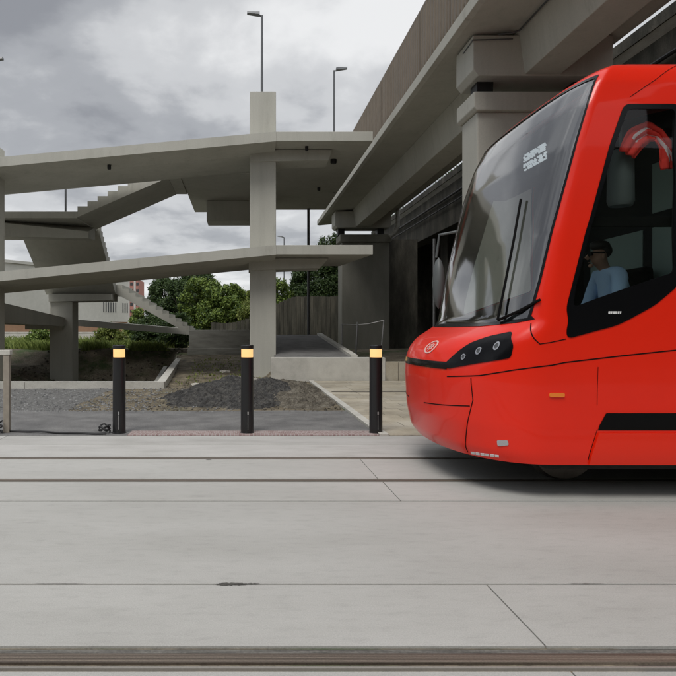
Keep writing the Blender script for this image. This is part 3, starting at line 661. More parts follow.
# ------------------------------------------------------------------ lamps
def street_lamp(x, y, z0, h, arm, label, r=.05, sz=1.0):
    o = empty('street_lamp', (x, y, z0), label, 'street lamp', 'street lamps')
    b = local(); b.tube([(0, 0, 0), (0, 0, h)], r, 12, r * .75); b.build('pole', M['lampmetal'], o, True)
    b = local(); b.tube([(0, 0, h - .03), (arm * .16 * sz, 0, h + .03 * sz)], r * .7, 8); b.build('arm', M['lampmetal'], o)
    b = local(); s = arm * sz
    b.hexa([(s * .08, -.11 * sz, h + .0), (s * .52, -.08 * sz, h + .06 * sz), (s * .52, .08 * sz, h + .06 * sz), (s * .08, .11 * sz, h + .0),
            (s * .08, -.09 * sz, h + .10 * sz), (s * .52, -.06 * sz, h + .12 * sz), (s * .52, .06 * sz, h + .12 * sz), (s * .08, .09 * sz, h + .10 * sz)])
    b.build('lamp_head', M['lampmetal'], o)
    return o
street_lamp(.66, 20.6, 6.6, 5.2, -1, 'street lamp straight above the tall front column, head pointing left', .05, .95)
street_lamp(3.55, 24.0, 6.7, 4.7, 1, 'street lamp on the upper landing near the viaduct, head pointing right', .042, .95)
street_lamp(5.4, 80, 1, 12.3, -1, 'tiny distant lamp post between the two landings', .09, 1.6)
street_lamp(-7.45, 18.2, 6.7, 2.55, 1, 'lamp over the column at the left edge, only its tip in view', .045, .9)

# ------------------------------------------------------------------ bollards
bo = empty('light_bollard', (-1.67, 8.47, 0), 'leftmost black bollard with glowing amber top, cable at its foot', 'bollard', 'lit bollards in a row')
b = local(); b.lathe([(.098, 0), (.098, .012), (.088, .016), (.086, 1.03)], 0, 0, 32); b.build('post', M['bollard'], bo, True)
b = local(); b.lathe([(.078, 1.031), (.080, 1.035), (.080, 1.14), (.078, 1.144)], 0, 0, 32); b.build('light_lens', M['glow'], bo, True)
b = local(); b.lathe([(.086, 1.145), (.087, 1.149), (.087, 1.188), (.080, 1.196)], 0, 0, 32); b.build('cap', M['bollard'], bo, True)
b = local(); b.box(.002, .020, -.093, -.088, .26, .30, .002); b.box(.007, .013, -.092, -.088, .06, .25); tk = b.build('inspection_plate', M['galv'], bo)
for x, lb in ((.07, 'middle black bollard with glowing amber top, before the tall front column'), (1.82, 'rightmost black bollard with glowing amber top, nearest the tram nose')):
    c = copy_tree(bo); c.location = (x, 8.47, 0); c['label'] = lb
# barrier stand and cable
bs = empty('barrier_stand', (-3.2, 8.5, 0), 'beige metal barrier post with short top bar at the left edge', 'barrier')
b = MB(); b.box(-3.245, -3.165, 8.46, 8.54, .0, 1.06, .006); b.build('post', M['post'], bs)
b = MB(); b.box(-4.7, -3.15, 8.45, 8.55, 1.061, 1.13, .008); b.build('top_bar', M['pale'], bs)
b = MB(); b.box(-4.6, -4.52, 8.46, 8.54, .0, 1.06, .006); b.build('post', M['post'], bs)
pts = []
for i in range(40):
    t = i / 39; x = -3.9 + t * 2.08
    pts.append((x, 8.42 + .10 * math.sin(t * 5) - .02, .022 + .10 * max(0, 1 - abs(t - .27) / .06) * 0 + .004 * math.sin(t * 25)))
tag(MB().tube(pts, .013, 8).build('cable', M['cable']), 'black cable lying from the barrier post to the left bollard', 'cable')
pts = [(-1.86 + .07 * math.cos(a) * (1 + .12 * math.sin(3 * a)), 8.42 + .05 * math.sin(a), .02 + .006 * a + .02 * math.sin(2.3 * a) ** 2) for a in np.linspace(0, 15, 70)]
tag(MB().tube(pts, .012, 6).build('cable_coil', M['cable']), 'small tangled cable coil at the foot of the left bollard', 'cable')
pts = [(-3.30 + .06 * math.cos(a), 8.40 + .07 * math.sin(a), .02 + .012 * a) for a in np.linspace(0, 13, 60)]
tag(MB().tube(pts, .011, 6).build('cable_coil', M['cable']), 'loose black cable loops at the foot of the beige barrier post', 'cable')

# ------------------------------------------------------------------ plants
def foliage(n, clumps, leaf, seed):
    rs_ = np.random.RandomState(seed); C = np.array([c[:3] for c in clumps]); R = np.array([c[3:6] for c in clumps])
    w = (R[:, 0] * R[:, 1] * R[:, 2]) ** .6; idx = rs_.choice(len(C), n, p=w / w.sum())
    u = rs_.normal(size=(n, 3)); u /= np.linalg.norm(u, axis=1)[:, None]
    rad = .55 + .5 * rs_.rand(n) ** .6 + (rs_.rand(n) < .12) * rs_.rand(n) * .45
    P = C[idx] + u * R[idx] * rad[:, None] + rs_.normal(size=(n, 3)) * .05
    a = rs_.normal(size=(n, 3)); a /= np.linalg.norm(a, axis=1)[:, None]
    nn = u + rs_.normal(size=(n, 3)) * .7 + np.array([0, 0, .4]); b_ = np.cross(nn, a); b_ /= np.linalg.norm(b_, axis=1)[:, None]
    s = leaf * (.6 + .8 * rs_.rand(n))[:, None]
    V = np.concatenate([P - a * s, P + b_ * s * .45, P + a * s, P - b_ * s * .45], 1).reshape(-1, 3)
    return V.tolist(), [(4 * i, 4 * i + 1, 4 * i + 2, 4 * i + 3) for i in range(n)]
def plant(name, cat, label, group, x, y, w, d_, h, n, leaf, mat, seed, conic=False, z0=None, low=.25):
    n = int(n * 2.2); leaf *= .68
    z0 = hz(x, y) if z0 is None else z0
    o = empty(name, (x, y, z0), label, cat, group); rs_ = random.Random(seed); cl = []
    for i in range(64):
        t = rs_.random(); zz = h * (low + (.93 - low) * t); spread = (1 - t * .85) if conic else math.sqrt(max(.08, 1 - (2 * t - .9) ** 2 * .8))
        a = rs_.random() * 6.28; q = math.sqrt(rs_.random()) * spread
        r = (.07 + .13 * rs_.random() ** 1.5) * (1 - .3 * t)
        cl.append((math.cos(a) * q * w * .48, math.sin(a) * q * d_ * .48, zz, w * r, d_ * r, h * r * (.5 if conic else .62)))
    V, Fc = foliage(n, cl, leaf, seed); mesh_obj('crown', V, Fc, mat, o)
    b = local(); b.tube([(0, 0, -.1), (.05, .02, h * .4), (-.03, 0, h * .85)], .07 * h / 4, 8, .02); k = b.build('trunk', M['bark'], o)
    b = local()
    for c in cl[::3]: b.tube([(.03, .01, max(.1, c[2] * .6)), (c[0] * .5, c[1] * .5, c[2] * .85), (c[0], c[1], c[2])], .03, 5, .01)
    b.build('limbs', M['bark'], o)
    return o
G1 = 'trees behind the stairs'
plant('shrub_tree', 'tree', 'dark bushy tree just right of the red apartment tower', G1, -5.2, 42, 2.6, 2.4, 4.6, 7500, .12, M['leafd'], 1)
plant('shrub_tree', 'tree', 'tall dark pointed tree above the lowest stair flight', G1, -4.0, 40, 2.6, 2.4, 4.2, 8000, .12, M['leafd'], 2)
plant('shrub_tree', 'tree', 'dense mid green tree in the middle of the clump behind the stairs', G1, -2.5, 38, 3.0, 2.4, 4.2, 9000, .13, M['leafm'], 3)
plant('shrub_tree', 'tree', 'dark tree crown rising behind the middle green tree', G1, -3.2, 44, 3.2, 2.4, 5.1, 8000, .13, M['leafd'], 4)
plant('shrub_tree', 'tree', 'bright green tree just left of the tall front column', G1, -.7, 37, 2.6, 2.2, 3.7, 9000, .13, M['leafm'], 5)
plant('shrub_tree', 'tree', 'low yellowish green tree behind the tall front column', G1, .6, 38, 2.4, 2.2, 3.3, 7000, .13, M['leafy'], 6)
G2 = 'bushes above the retaining wall'
plant('bush', 'bush', 'yellow green trailing bush spilling over the low left end of the board wall', G2, .9, 33.4, 2.0, 1.0, 2.5, 5000, .11, M['leafy'], 21, low=.5)
plant('bush', 'bush', 'dark trailing bush hanging over the board wall near the far pier', G2, 4.3, 33.2, 2.4, .9, 3.6, 6000, .11, M['leafd'], 22, low=.62)
plant('bush', 'bush', 'mid green bush above the board wall right of the front column', G2, 2.1, 36.0, 2.2, 2, 3.9, 6000, .12, M['leafm'], 7, low=.45)
plant('bush', 'bush', 'taller dark bush standing back above the middle of the board wall', G2, 3.7, 36.6, 2.2, 2, 4.9, 7000, .12, M['leafd'], 8, low=.4)
plant('bush', 'bush', 'dark bush against the far viaduct pier', G2, 5.3, 37.5, 2.4, 2, 7.0, 8000, .13, M['leafd'], 9, low=.35)
G3 = 'low shrubs on the pit bank'
plant('low_shrub', 'shrub', 'round dark shrub under the third stair flight', G3, -5.0, 34, 2.0, 1.6, 1.7, 3500, .10, M['leafd'], 10, low=.1)
plant('low_shrub', 'shrub', 'wide dark shrub left of the stair base block', G3, -3.6, 33.5, 2.6, 1.6, 1.9, 4500, .10, M['leafd'], 11, low=.1)
plant('low_shrub', 'shrub', 'yellow green shrub between the short column and left bollard', G3, -7.6, 36, 1.8, 1.4, 1.3, 2600, .10, M['leafy'], 12, low=.1)
plant('low_shrub', 'shrub', 'small green shrub left of the short column', G3, -11.8, 36.5, 1.7, 1.4, 1.05, 2400, .10, M['leafm'], 13, low=.1)
plant('low_shrub', 'shrub', 'upright shrub in front of the pale warehouse corner', G3, -6.5, 39, 1.6, 1.4, 2.2, 3000, .11, M['leafm'], 14, low=.1)
plant('bare_bush', 'bush', 'dark thin bush rising beside the apartment tower', G1, -6.3, 46, 1.4, 1.4, 4.6, 2500, .11, M['leafd'], 15, low=.2)

# ------------------------------------------------------------------ TRAM
YC = 6.31
PZ = [.30, .38, .60, .95, 1.10, 1.22, 1.32, 1.40, 1.47, 2.2, 2.9, 3.25, 3.45, 3.56, 3.63, 3.66]
PXC = [1.88, 1.81, 1.76, 1.74, 1.75, 1.80, 1.90, 2.06, 2.19, 2.36, 2.54, 2.67, 2.77, 2.87, 3.02, 3.20]
PXS = [2.56, 2.54, 2.53, 2.52, 2.52, 2.51, 2.50, 2.52, 2.56, 2.66, 2.80, 2.90, 2.98, 3.05, 3.15, 3.30]
PHW = [1.23, 1.245, 1.25, 1.25, 1.25, 1.25, 1.25, 1.25, 1.25, 1.25, 1.245, 1.24, 1.22, 1.18, 1.10, .98]
PN = [2.3, 2.3, 2.3, 2.3, 2.3, 2.3, 2.4, 2.5, 2.6, 2.9, 2.9, 2.9, 2.8, 2.7, 2.6, 2.6]
_zg = np.arange(.30, 3.6601, .005); _w = np.hanning(25); _w /= _w.sum(); _T = []
for q_ in (PXC, PXS, PHW, PN):
    g_ = np.interp(_zg, PZ, q_); pad = 12
    e0 = 2 * g_[0] - g_[1:pad + 1][::-1]; e1 = 2 * g_[-1] - g_[-pad - 1:-1][::-1]
    _T.append(np.convolve(np.concatenate([e0, g_, e1]), _w, 'valid'))
def surf(s, z, off=0.0):
    t_ = min(len(_zg) - 1.001, max(0, (z - .30) / .005)); i_ = int(t_); f_ = t_ - i_
    xc, xs, hw, n = (float(q[i_] * (1 - f_) + q[i_ + 1] * f_) for q in _T)
    a = abs(s)
    if a <= 1:
        th = a * PI / 2; e_ = 2 / n
        X = xs - (xs - xc) * max(0, math.cos(th)) ** e_; Yo = hw * math.sin(th) ** e_
    else: X = xs + (a - 1); Yo = hw
    return Vector((X, YC - math.copysign(Yo, s), z))
def snorm(s, z):
    e_ = .012; a = surf(s + e_, z) - surf(s - e_, z); z1, z2 = min(3.66, z + .01), max(.30, z - .01)
    b_ = surf(s, z1) - surf(s, z2); n = a.cross(b_)
    if n.length < 1e-9: return Vector((0, -1, 0))
    n.normalize(); c = Vector((3.6, YC, z)); 
    if n.dot(surf(s, z) - Vector((surf(s, z).x + .6, YC, z))) < 0: n = -n
    return n
def proj(p): return (CX + p.x * F / p.y, HY - (p.z - EYE) * F / p.y)
_g = [(s, z) for s in np.arange(0.0, 2.6, .03) for z in np.arange(.30, 3.65, .04)]
_gp = np.array([proj(surf(s, z)) for s, z in _g])
def hit(px, py):
    i = int(np.argmin(((_gp - np.array((px, py))) ** 2).sum(1))); s, z = _g[i]
    for _ in range(12):
        p = np.array(proj(surf(s, z))); e_ = .002
        J = np.array([(np.array(proj(surf(s + e_, z))) - p) / e_, (np.array(proj(surf(s, z + e_))) - p) / e_]).T
        try: dlt = np.linalg.solve(J, np.array((px, py)) - p)
        except Exception: break
        dlt = np.clip(dlt, -.08, .08); s = max(-.2, s + dlt[0]); z = min(3.66, max(.3, z + dlt[1]))
    return (s, z)
def rounded(poly, r, k=5):
    """round the corners of a closed 2-D polygon"""
    out_ = []; m = len(poly)
    for i in range(m):
        p0, p1, p2 = Vector(poly[i - 1]), Vector(poly[i]), Vector(poly[(i + 1) % m])
        a = p0 - p1; c = p2 - p1; q = min(r, a.length * .45, c.length * .45)
        A_, C_ = p1 + a.normalized() * q, p1 + c.normalized() * q
        for t in range(k + 1):
            t /= k; out_.append(tuple(A_ * (1 - t) ** 2 + p1 * 2 * t * (1 - t) + C_ * t * t))
    return out_
def panel(name, loops, mat, parent, off=0.0, thick=0.0, ds=.05, dz=.05, smooth=True, mirror=False):
    bm = bmesh.new(); 
    for lp in loops:
        # densify
        pts = []
        for i in range(len(lp)):
            a, c = Vector(lp[i]), Vector(lp[(i + 1) % len(lp)]); k = max(1, int((c - a).length / .05))
            if (c - a).length < 1e-6: continue
            for t in range(k): pts.append(a + (c - a) * t / k)
        vs = [bm.verts.new((p[0], p[1], 0)) for p in pts]
        for i in range(len(vs)): bm.edges.new((vs[i], vs[(i + 1) % len(vs)]))
    bmesh.ops.triangle_fill(bm, edges=bm.edges[:], use_beauty=True, use_dissolve=False)
    smin = min(v.co.x for v in bm.verts); smax = max(v.co.x for v in bm.verts); zmin = min(v.co.y for v in bm.verts); zmax = max(v.co.y for v in bm.verts)
    cuts = [(Vector((c, 0, 0)), Vector((1, 0, 0))) for c in np.arange(math.floor(smin / ds) * ds, smax, ds) if c > smin + 1e-4 and abs(c) < 1.24]
    cuts += [(Vector((c, 0, 0)), Vector((1, 0, 0))) for c in np.arange(-20, 20, .5) if smin < c < smax and abs(c) > 1.24]
    cuts += [(Vector((0, c, 0)), Vector((0, 1, 0))) for c in np.arange(.3 + dz, zmax, dz) if c > zmin + 1e-4]
    for co, no in cuts:
        bmesh.ops.bisect_plane(bm, geom=bm.verts[:] + bm.edges[:] + bm.faces[:], plane_co=co, plane_no=no, dist=1e-5)
    bmesh.ops.remove_doubles(bm, verts=bm.verts[:], dist=1e-5)
    base = {}
    for v in bm.verts:
        s, z = v.co.x, v.co.y
        if mirror: s = -s
        n = snorm(s, z); p = surf(s, z); base[v] = (p, n); v.co = p + n * off
    if thick:
        fs = bm.faces[:]; bv = [e for e in bm.edges if len(e.link_faces) == 1]
        new = {v: bm.verts.new(base[v][0] + base[v][1] * (off + thick)) for v in bm.verts[:]}
        for f in fs: bm.faces.new([new[v] for v in f.verts][::-1])
        for e_ in bv: bm.faces.new([e_.verts[0], e_.verts[1], new[e_.verts[1]], new[e_.verts[0]]])
    if thick: bmesh.ops.recalc_face_normals(bm, faces=bm.faces)
    else:
        for f in bm.faces:
            f.normal_update()
            if f.normal.dot(base[f.verts[0]][1]) < 0: f.normal_flip()
    cn = [] if thick else [tuple(base[v][1]) for v in bm.verts]
    me = bpy.data.meshes.new(name); bm.to_mesh(me); bm.free(); me.materials.append(mat)
    me.transform(Matrix.Translation(-Vector(root_loc)))
    o = bpy.data.objects.new(name, me); COL.objects.link(o); o.parent = parent
    if smooth:
        for p in me.polygons: p.use_smooth = True
        if cn: me.normals_split_custom_set_from_vertices(cn)
        else: me.set_sharp_from_angle(angle=math.radians(35))
    return o
root_loc = (5.0, YC, 0)
tram = empty('tram', root_loc, 'glossy red modern tram entering from the right, raked dark windshield', 'tram')
SMAX = 8.0
H = lambda L_: [hit(*p) for p in L_]
# windshield loop: near boundary from the traced pillar edge, mirrored for the far side
near = H([(597, 78), (588, 105), (575, 150), (564, 190), (553, 230), (541, 280), (531, 316)])
near[0] = (near[0][0], 3.50)
zb_n = near[-1][1]
bot = [(.78, 1.49), (.6, 1.46), (.3, 1.435), (0, 1.43)]
ws_half = [(0, 3.50)] + [(.3, 3.50), (.6, 3.50)] + near + bot
ws = ws_half + [(-s, z) for s, z in ws_half[::-1] if s != 0]
def inset(loop, d):
    k = len(loop); c = []
    area = sum(loop[i][0] * loop[(i + 1) % k][1] - loop[(i + 1) % k][0] * loop[i][1] for i in range(k)); sg = 1 if area > 0 else -1
    for i in range(k):
        a, p, q = Vector(loop[i - 1]), Vector(loop[i]), Vector(loop[(i + 1) % k])
        e1 = (p - a); e2 = (q - p)
        if e1.length < 1e-6: e1 = e2
        if e2.length < 1e-6: e2 = e1
        n1 = Vector((-e1.y, e1.x)).normalized() * sg; n2 = Vector((-e2.y, e2.x)).normalized() * sg
        m = n1 + n2; m = m.normalized() if m.length > 1e-6 else n1; f = 1 / max(.5, m.dot(n1)); c.append(tuple(p + m * d * f))
    return c
ws_in = inset(ws, .028)
sw = rounded(H([(624, 104), (678.5, 104)]) + [hit(678.5, 180), hit(677.5, 286)] + H([(655, 305), (615, 326), (567, 339), (566, 308), (590, 217)]), .05)
swin = rounded(H([(628, 109), (674.5, 109)]) + [hit(674.5, 180), hit(674, 272)] + H([(620, 290), (573, 307), (575, 290), (594, 217)]), .04)
# passenger windows/doors further back, out of the picture
pw = []
for a, c in ((2.55, 3.9), (5.35, 6.7), (6.75, 8.0)): pw.append(rounded([(a, 1.5), (c, 1.5), (c, 2.95), (a, 2.95)], .08))
doorL = rounded([(4.0, .40), (5.25, .40), (5.25, 3.0), (4.0, 3.0)], .06)
mir = lambda lp: [(-s, z) for s, z in lp]
outer = [(-SMAX - .6, .30), (SMAX + .6, .30), (SMAX + .6, 3.66), (-SMAX - .6, 3.66)]
swh = inset(swin, -.012); pwh = pw; holes = [ws, swh, mir(swh)] + pwh + [mir(p) for p in pwh]
body = panel('body', [outer] + holes, M['red'], tram, 0, 0, .04, .04)
panel('inner_lining', [outer] + holes, M['inside'], tram, -.035, 0, .08, .08)
panel('windshield', [ws], M['wglass'], tram, -.001, 0, .04, .04)
wsx = inset(ws, -.006)
panel('windshield_frame', [inset(ws, -.004), ws_in], M['blk'], tram, .001, .004, .05, .05)
for mi in (False, True):
    w = panel('side_window', [sw, swin], M['blk'], tram, .002, .004, mirror=mi)
    panel('pane', [inset(swin, -.010)], M['dglass'], w, -.001, 0, mirror=mi)
    for p in pw:
        w = panel('passenger_window', [inset(p, -.03), inset(p, .01)], M['blk'], tram, .002, .004, mirror=mi)
        panel('pane', [p], M['pglass'], w, -.001, 0, mirror=mi)
    d_ = panel('door', [doorL], M['blk'], tram, .003, .006, mirror=mi)
# upper dark brow of the windshield and division line of the display box
zdiv = 2.72
# headlights, bumper seams, bands (near side traced, mirrored to far side)
hl = rounded(H([(446, 363), (458, 352), (471, 343), (490, 336.5), (513, 331.5), (514, 345), (511, 358), (480, 363), (447, 369)]), .03)
for mi in (False, True):
    h_ = panel('headlight', [hl], M['blk'], tram, .002, .006, .03, .03, mirror=mi)
    for (px, py, r) in ((497, 346, .035), (479, 351, .032), (464, 357, .026)):
        s0, z0 = hit(px, py); lp = [(s0 + math.cos(a) * r * .55, z0 + math.sin(a) * r) for a in np.linspace(0, 2 * PI, 20)[:-1]]
        lp2 = [(s0 + math.cos(a) * r * .36, z0 + math.sin(a) * r * .66) for a in np.linspace(0, 2 * PI, 20)[:-1]]
        lu = panel('lamp_unit', [lp, lp2], M['chrome'], h_, .009, .004, .03, .03, mirror=mi)
        panel('lens', [lp2], M['lampmetal'], lu, .008, .001, .03, .03, mirror=mi)
hs = hit(447, 366)
panel('nose_strip', [[(-hs[0], hs[1] - .03), (hs[0], hs[1] - .03), (hs[0], hs[1] + .035), (-hs[0], hs[1] + .035)]], M['blk'], tram, .002, .004, .04, .04)
def seam(pts, w=.009, mat='mblk', name='seam', both=True, off=.0015):
    q = H(pts); L1, L2 = [], []
    for i, p in enumerate(q):
        a, c = Vector(q[max(0, i - 1)]), Vector(q[min(len(q) - 1, i + 1)]); dd = (c - a).normalized(); nn = Vector((-dd.y, dd.x)) * w / 2
        L1.append(tuple(Vector(p) + nn)); L2.append(tuple(Vector(p) - nn))
    for mi in ((False, True) if both else (False,)): panel(name, [L1 + L2[::-1]], M[mat], tram, off, .001, .05, .05, mirror=mi)
seam([(447, 376.5), (480, 375.5), (514, 370), (565, 362.5), (620, 356), (676, 350)], .010)
seam([(566, 339), (540, 344), (531, 323)], .008)
seam([(424, 402.5), (445, 405), (470, 406)], .009)
seam([(598, 367), (597, 405)], .004)
seam([(471, 378), (473, 400), (468, 452)], .006)
seam([(588, 460), (597, 430), (676, 430)], .006)
seam([(676, 66), (655, 80), (630, 97)], .006)
band = rounded(H([(606, 413), (676, 413)]) + [(5.0, hit(676, 413)[1]), (5.0, hit(676, 430)[1])] + H([(676, 430), (598, 430), (599, 426)]), .01)
for mi in (False, True): panel('side_recess', [band], M['mblk'], tram, .002, .003, mirror=mi)
sk = H([(598, 433), (676, 433)]) + [(5.0, hit(676, 433)[1]), (5.0, .305)] + [(hit(588, 462)[0], .305)]
for mi in (False, True): panel('bogie_skirt', [sk], M['red2'], tram, .006, .012, mirror=mi)
for mi in (False, True):
    panel('marker_light', [rounded(H([(549, 393), (564, 393), (564, 397), (549, 397)]), .012)], M['orange'], tram, .002, .012, mirror=mi)
    panel('fog_lamp', [rounded(H([(497, 440), (508, 440), (509, 445), (498, 446)]), .012)], M['chrome'], tram, .002, .006, mirror=mi)
    for i in range(6):
        a = 471 + i * 4.8; panel('reflector', [H([(a, 451.5 + i * .6), (a + 3.9, 451.9 + i * .6), (a + 4.1, 454.2 + i * .6), (a + .2, 453.8 + i * .6)])], M['white'], tram, .002, .003, mirror=mi)
# badge: small pale plate with three bars on the bonnet (blurred maker's mark)
q = hit(431, 347); bm_ = plain('badge_pale', (.80, .52, .48), .3)
circ = lambda r_: [(q[0] + math.cos(a) * r_ * .9, q[1] + math.sin(a) * r_) for a in np.linspace(0, 2 * PI, 25)[:-1]]
bdg = panel('nose_badge', [circ(.062), circ(.050)], bm_, tram, .002, .003, .03, .03)
for dx_, w_, h_ in ((-.022, .008, .026), (-.004, .008, .036), (.016, .010, .024)):
    panel('badge_feather', [[(q[0] + dx_ - w_ / 2, q[1] - h_), (q[0] + dx_ + w_ / 2, q[1] - h_ * .8), (q[0] + dx_ + w_, q[1] + h_), (q[0] + dx_, q[1] + h_)]], bm_, bdg, .002, .003, .03, .03)
# tiny white lettering under the cab window
for i, w in enumerate((2.0, 1.6, 2.2, 1.4, 1.8, 1.2)):
    a = 608 + i * 2.3; panel('side_lettering', [H([(a, 311.3), (a + w, 311.3), (a + w - .3, 313.8), (a - .2, 313.8)])], M['white'], tram, .007, .001)
# roof
b = MB(); ring = []
pts = [surf(s, 3.66) for s in np.linspace(-1, 1, 41)]
prof2 = [(p.x, p.y) for p in pts] + [(11.0, pts[-1].y), (11.0, pts[0].y)]
b.prism(prof2, 'z', 3.60, 3.672); b.build('roof', M['red'], tram)
b = MB(); b.box(4.6, 8.4, YC - .8, YC + .8, 3.673, 3.95, .05); b.build('roof_equipment', M['insgrey'], tram)
# underframe, floor, rear wall
b = MB(); b.box(2.35, 11, YC - 1.12, YC + 1.12, .34, .62); b.build('underframe', M['under'], tram)
b = MB(); b.prism([(2.5, YC - 1.17), (2.15, YC - .7), (2.02, YC), (2.15, YC + .7), (2.5, YC + 1.17), (10.95, YC + 1.17), (10.95, YC - 1.17)], 'z', .86, .90); b.build('floor', M['inside'], tram)
b = MB(); b.box(10.95, 11.0, YC - 1.2, YC + 1.2, .4, 3.6); b.build('rear_wall', M['inside'], tram)
bg_ = MB(); bg_.box(2.62, 5.0, YC - .95, YC - .60, .20, .40, .02); bg_.box(2.62, 5.0, YC + .60, YC + .95, .20, .40, .02); bg_.box(3.3, 4.3, YC - .9, YC + .9, .22, .36); bogie = bg_.build('bogie', M['under'], tram)
for yy in (YC - .5, YC + .5):
    for xx in (2.98, 4.75):
        b = MB(); g = b.bm
        k = 30
        R_ = [(.30, -.06), (.30, .04), (.325, .05), (.325, .07)]
        rings = [[g.verts.new((xx + r * math.cos(2 * PI * t / k), yy + (w_ if yy > YC else -w_) * -1, .327 + r * math.sin(2 * PI * t / k))) for t in range(k)] for r, w_ in R_]
        for a_, c_ in zip(rings, rings[1:]):
            for t in range(k): g.faces.new([a_[t], a_[(t + 1) % k], c_[(t + 1) % k], c_[t]])
        g.faces.new(rings[0]); g.faces.new(rings[-1][::-1]); b.build('wheel', M['wheel'], bogie)
# cab interior
b = MB(); dsh = [surf(s, 1.40) for s in np.linspace(-.93, .93, 21)]
b.prism([(p.x + .10, YC + (p.y - YC) * .93) for p in dsh] + [(2.95, YC + 1.1), (2.95, YC - 1.1)], 'z', 1.30, 1.45, .02); b.build('dashboard', M['dash'], tram)
b = MB(); b.box(2.75, 3.0, YC - .5, YC + .5, .9, 1.30, .03); b.box(2.80, 3.02, YC - .35, YC + .35, 1.451, 1.56, .03); b.build('driver_console', M['inside'], tram)
b = MB(); b.box(4.10, 4.14, YC - 1.17, YC + 1.17, .9, 3.5); part_ = b.build('cab_partition', M['inside'], tram)
b = MB(); b.box(4.088, 4.099, YC - 1.05, YC - .1, 1.45, 2.42, .004); b.box(4.088, 4.099, YC - 1.05, YC - .1, 2.56, 3.05, .004); b.box(4.088, 4.099, YC + .05, YC + 1.0, 1.6, 2.42, .004); b.build('partition_panel', M['insgreen'], part_)
b = MB(); b.box(2.9, 4.08, YC - 1.15, YC - 1.10, .9, 1.38); b.build('side_lining', M['insgreen'], tram)
b = MB(); b.box(2.75, 4.2, YC - 1.15, YC - 1.10, 2.26, 2.34); b.build('window_bar', M['mblk'], tram)
b = MB(); b.prism([(p.x + .15, YC + (p.y - YC) * .93) for p in [surf(s, 3.4) for s in np.linspace(-.93, .93, 21)]] + [(4.08, YC + 1.1), (4.08, YC - 1.1)], 'z', 3.30, 3.36); b.build('cab_ceiling', M['inside'], tram)
b = MB(); b.box(2.80, 3.0, YC - .75, YC + .75, 2.86, 3.28, .02); disp = b.build('destination_display', M['inside'], tram)
b = MB(); rs = random.Random(6)
for i in range(34):
    y = YC - .15 - i * .0135
    for j in range(9):
        if j != 4 and rs.random() < .55: b.box(2.785, 2.799, y, y + .010, 2.97 + j * .018, 2.984 + j * .018)
b.build('display_dots', emis('display_white', (.9, .95, 1), .65), disp)
b = MB(); b.tube([(3.24, YC - .98, 3.3), (3.24, YC - .98, 2.93)], .015, 8); b.lathe([(.03, 2.95), (.085, 2.93), (.10, 2.88), (.105, 2.50), (.09, 2.46)], 3.24, YC - .98, 24); b.build('cab_mirror', M['mirrorgrey'], tram, True)
# driver seat
b = MB(); b.box(3.52, 3.98, YC - .27, YC + .23, 1.24, 1.34, .04); b.box(3.90, 4.02, YC - .25, YC + .21, 1.35, 2.02, .05); b.box(3.65, 3.82, YC - .1, YC + .06, .901, 1.24); b.build('driver_seat', M['mblk'], tram)
# wiper and mirrors
wp = [hit(500, 322), hit(508, 285), hit(517, 240), hit(524, 200)]
b = MB(); b.tube([surf(*w_) + snorm(*w_) * .03 for w_ in wp], .011, 6); b.build('wiper', M['mblk'], tram)
wp = [hit(541, 300), hit(520, 312), hit(500, 322)]
b = MB(); b.tube([surf(*w_) + snorm(*w_) * .025 for w_ in wp], .012, 6); b.build('wiper', M['mblk'], tram)
b = MB(); c = surf(-1.0, 2.2)
b.tube([(2.75, YC + 1.24, 2.62), (2.45, YC + 1.42, 2.58), (2.42, YC + 1.44, 2.3)], .018, 8); b.ball((2.44, YC + 1.42, 1.98), .1, .75, .9, 3.2, 2); b.build('side_mirror', M['mirrorgrey'], tram, True)

# scarf hanging in the cab
V = []; Fc = []
ctr = [(3.20, 2.86), (3.27, 2.99), (3.36, 3.05), (3.45, 3.02), (3.52, 2.93), (3.56, 2.83), (3.57, 2.74)]
cp = []
for i in range(len(ctr) - 1):
    for t in range(6): cp.append((Vector(ctr[i]) * (1 - t / 6) + Vector(ctr[i + 1]) * t / 6))
cp.append(Vector(ctr[-1])); K = 13
for i, p in enumerate(cp):
    a = cp[max(0, i - 1)]; c = cp[min(len(cp) - 1, i + 1)]; dd = (c - a).normalized(); nn = Vector((-dd.y, dd.x))
    for j in range(K):
        u = j / (K - 1) - .5; w_ = .15 + .04 * math.sin(i * .25)
        V.append((p.x + nn.x * u * w_, YC - 1.13 + .015 * math.sin(j * 1.3 + i * .2), p.y + nn.y * u * w_))
for i in range(len(cp) - 1):
    for j in range(K - 1): Fc.append((i * K + j, i * K + j + 1, (i + 1) * K + j + 1, (i + 1) * K + j))
sc = mesh_obj('scarf', V, Fc, [plain('scarf_red', (.75, .03, .02), .8), plain('scarf_white', (.75, .55, .58), .8)], smooth=True)
for k, p in enumerate(sc.data.polygons): p.material_index = 1 if (k % (K - 1)) in (4, 7) and 4 < k // (K - 1) < 32 else 0
md = sc.modifiers.new('t', 'SOLIDIFY'); md.thickness = .012
tag(sc, 'red scarf with white stripes hanging in an arc in the tram cab window', 'scarf')

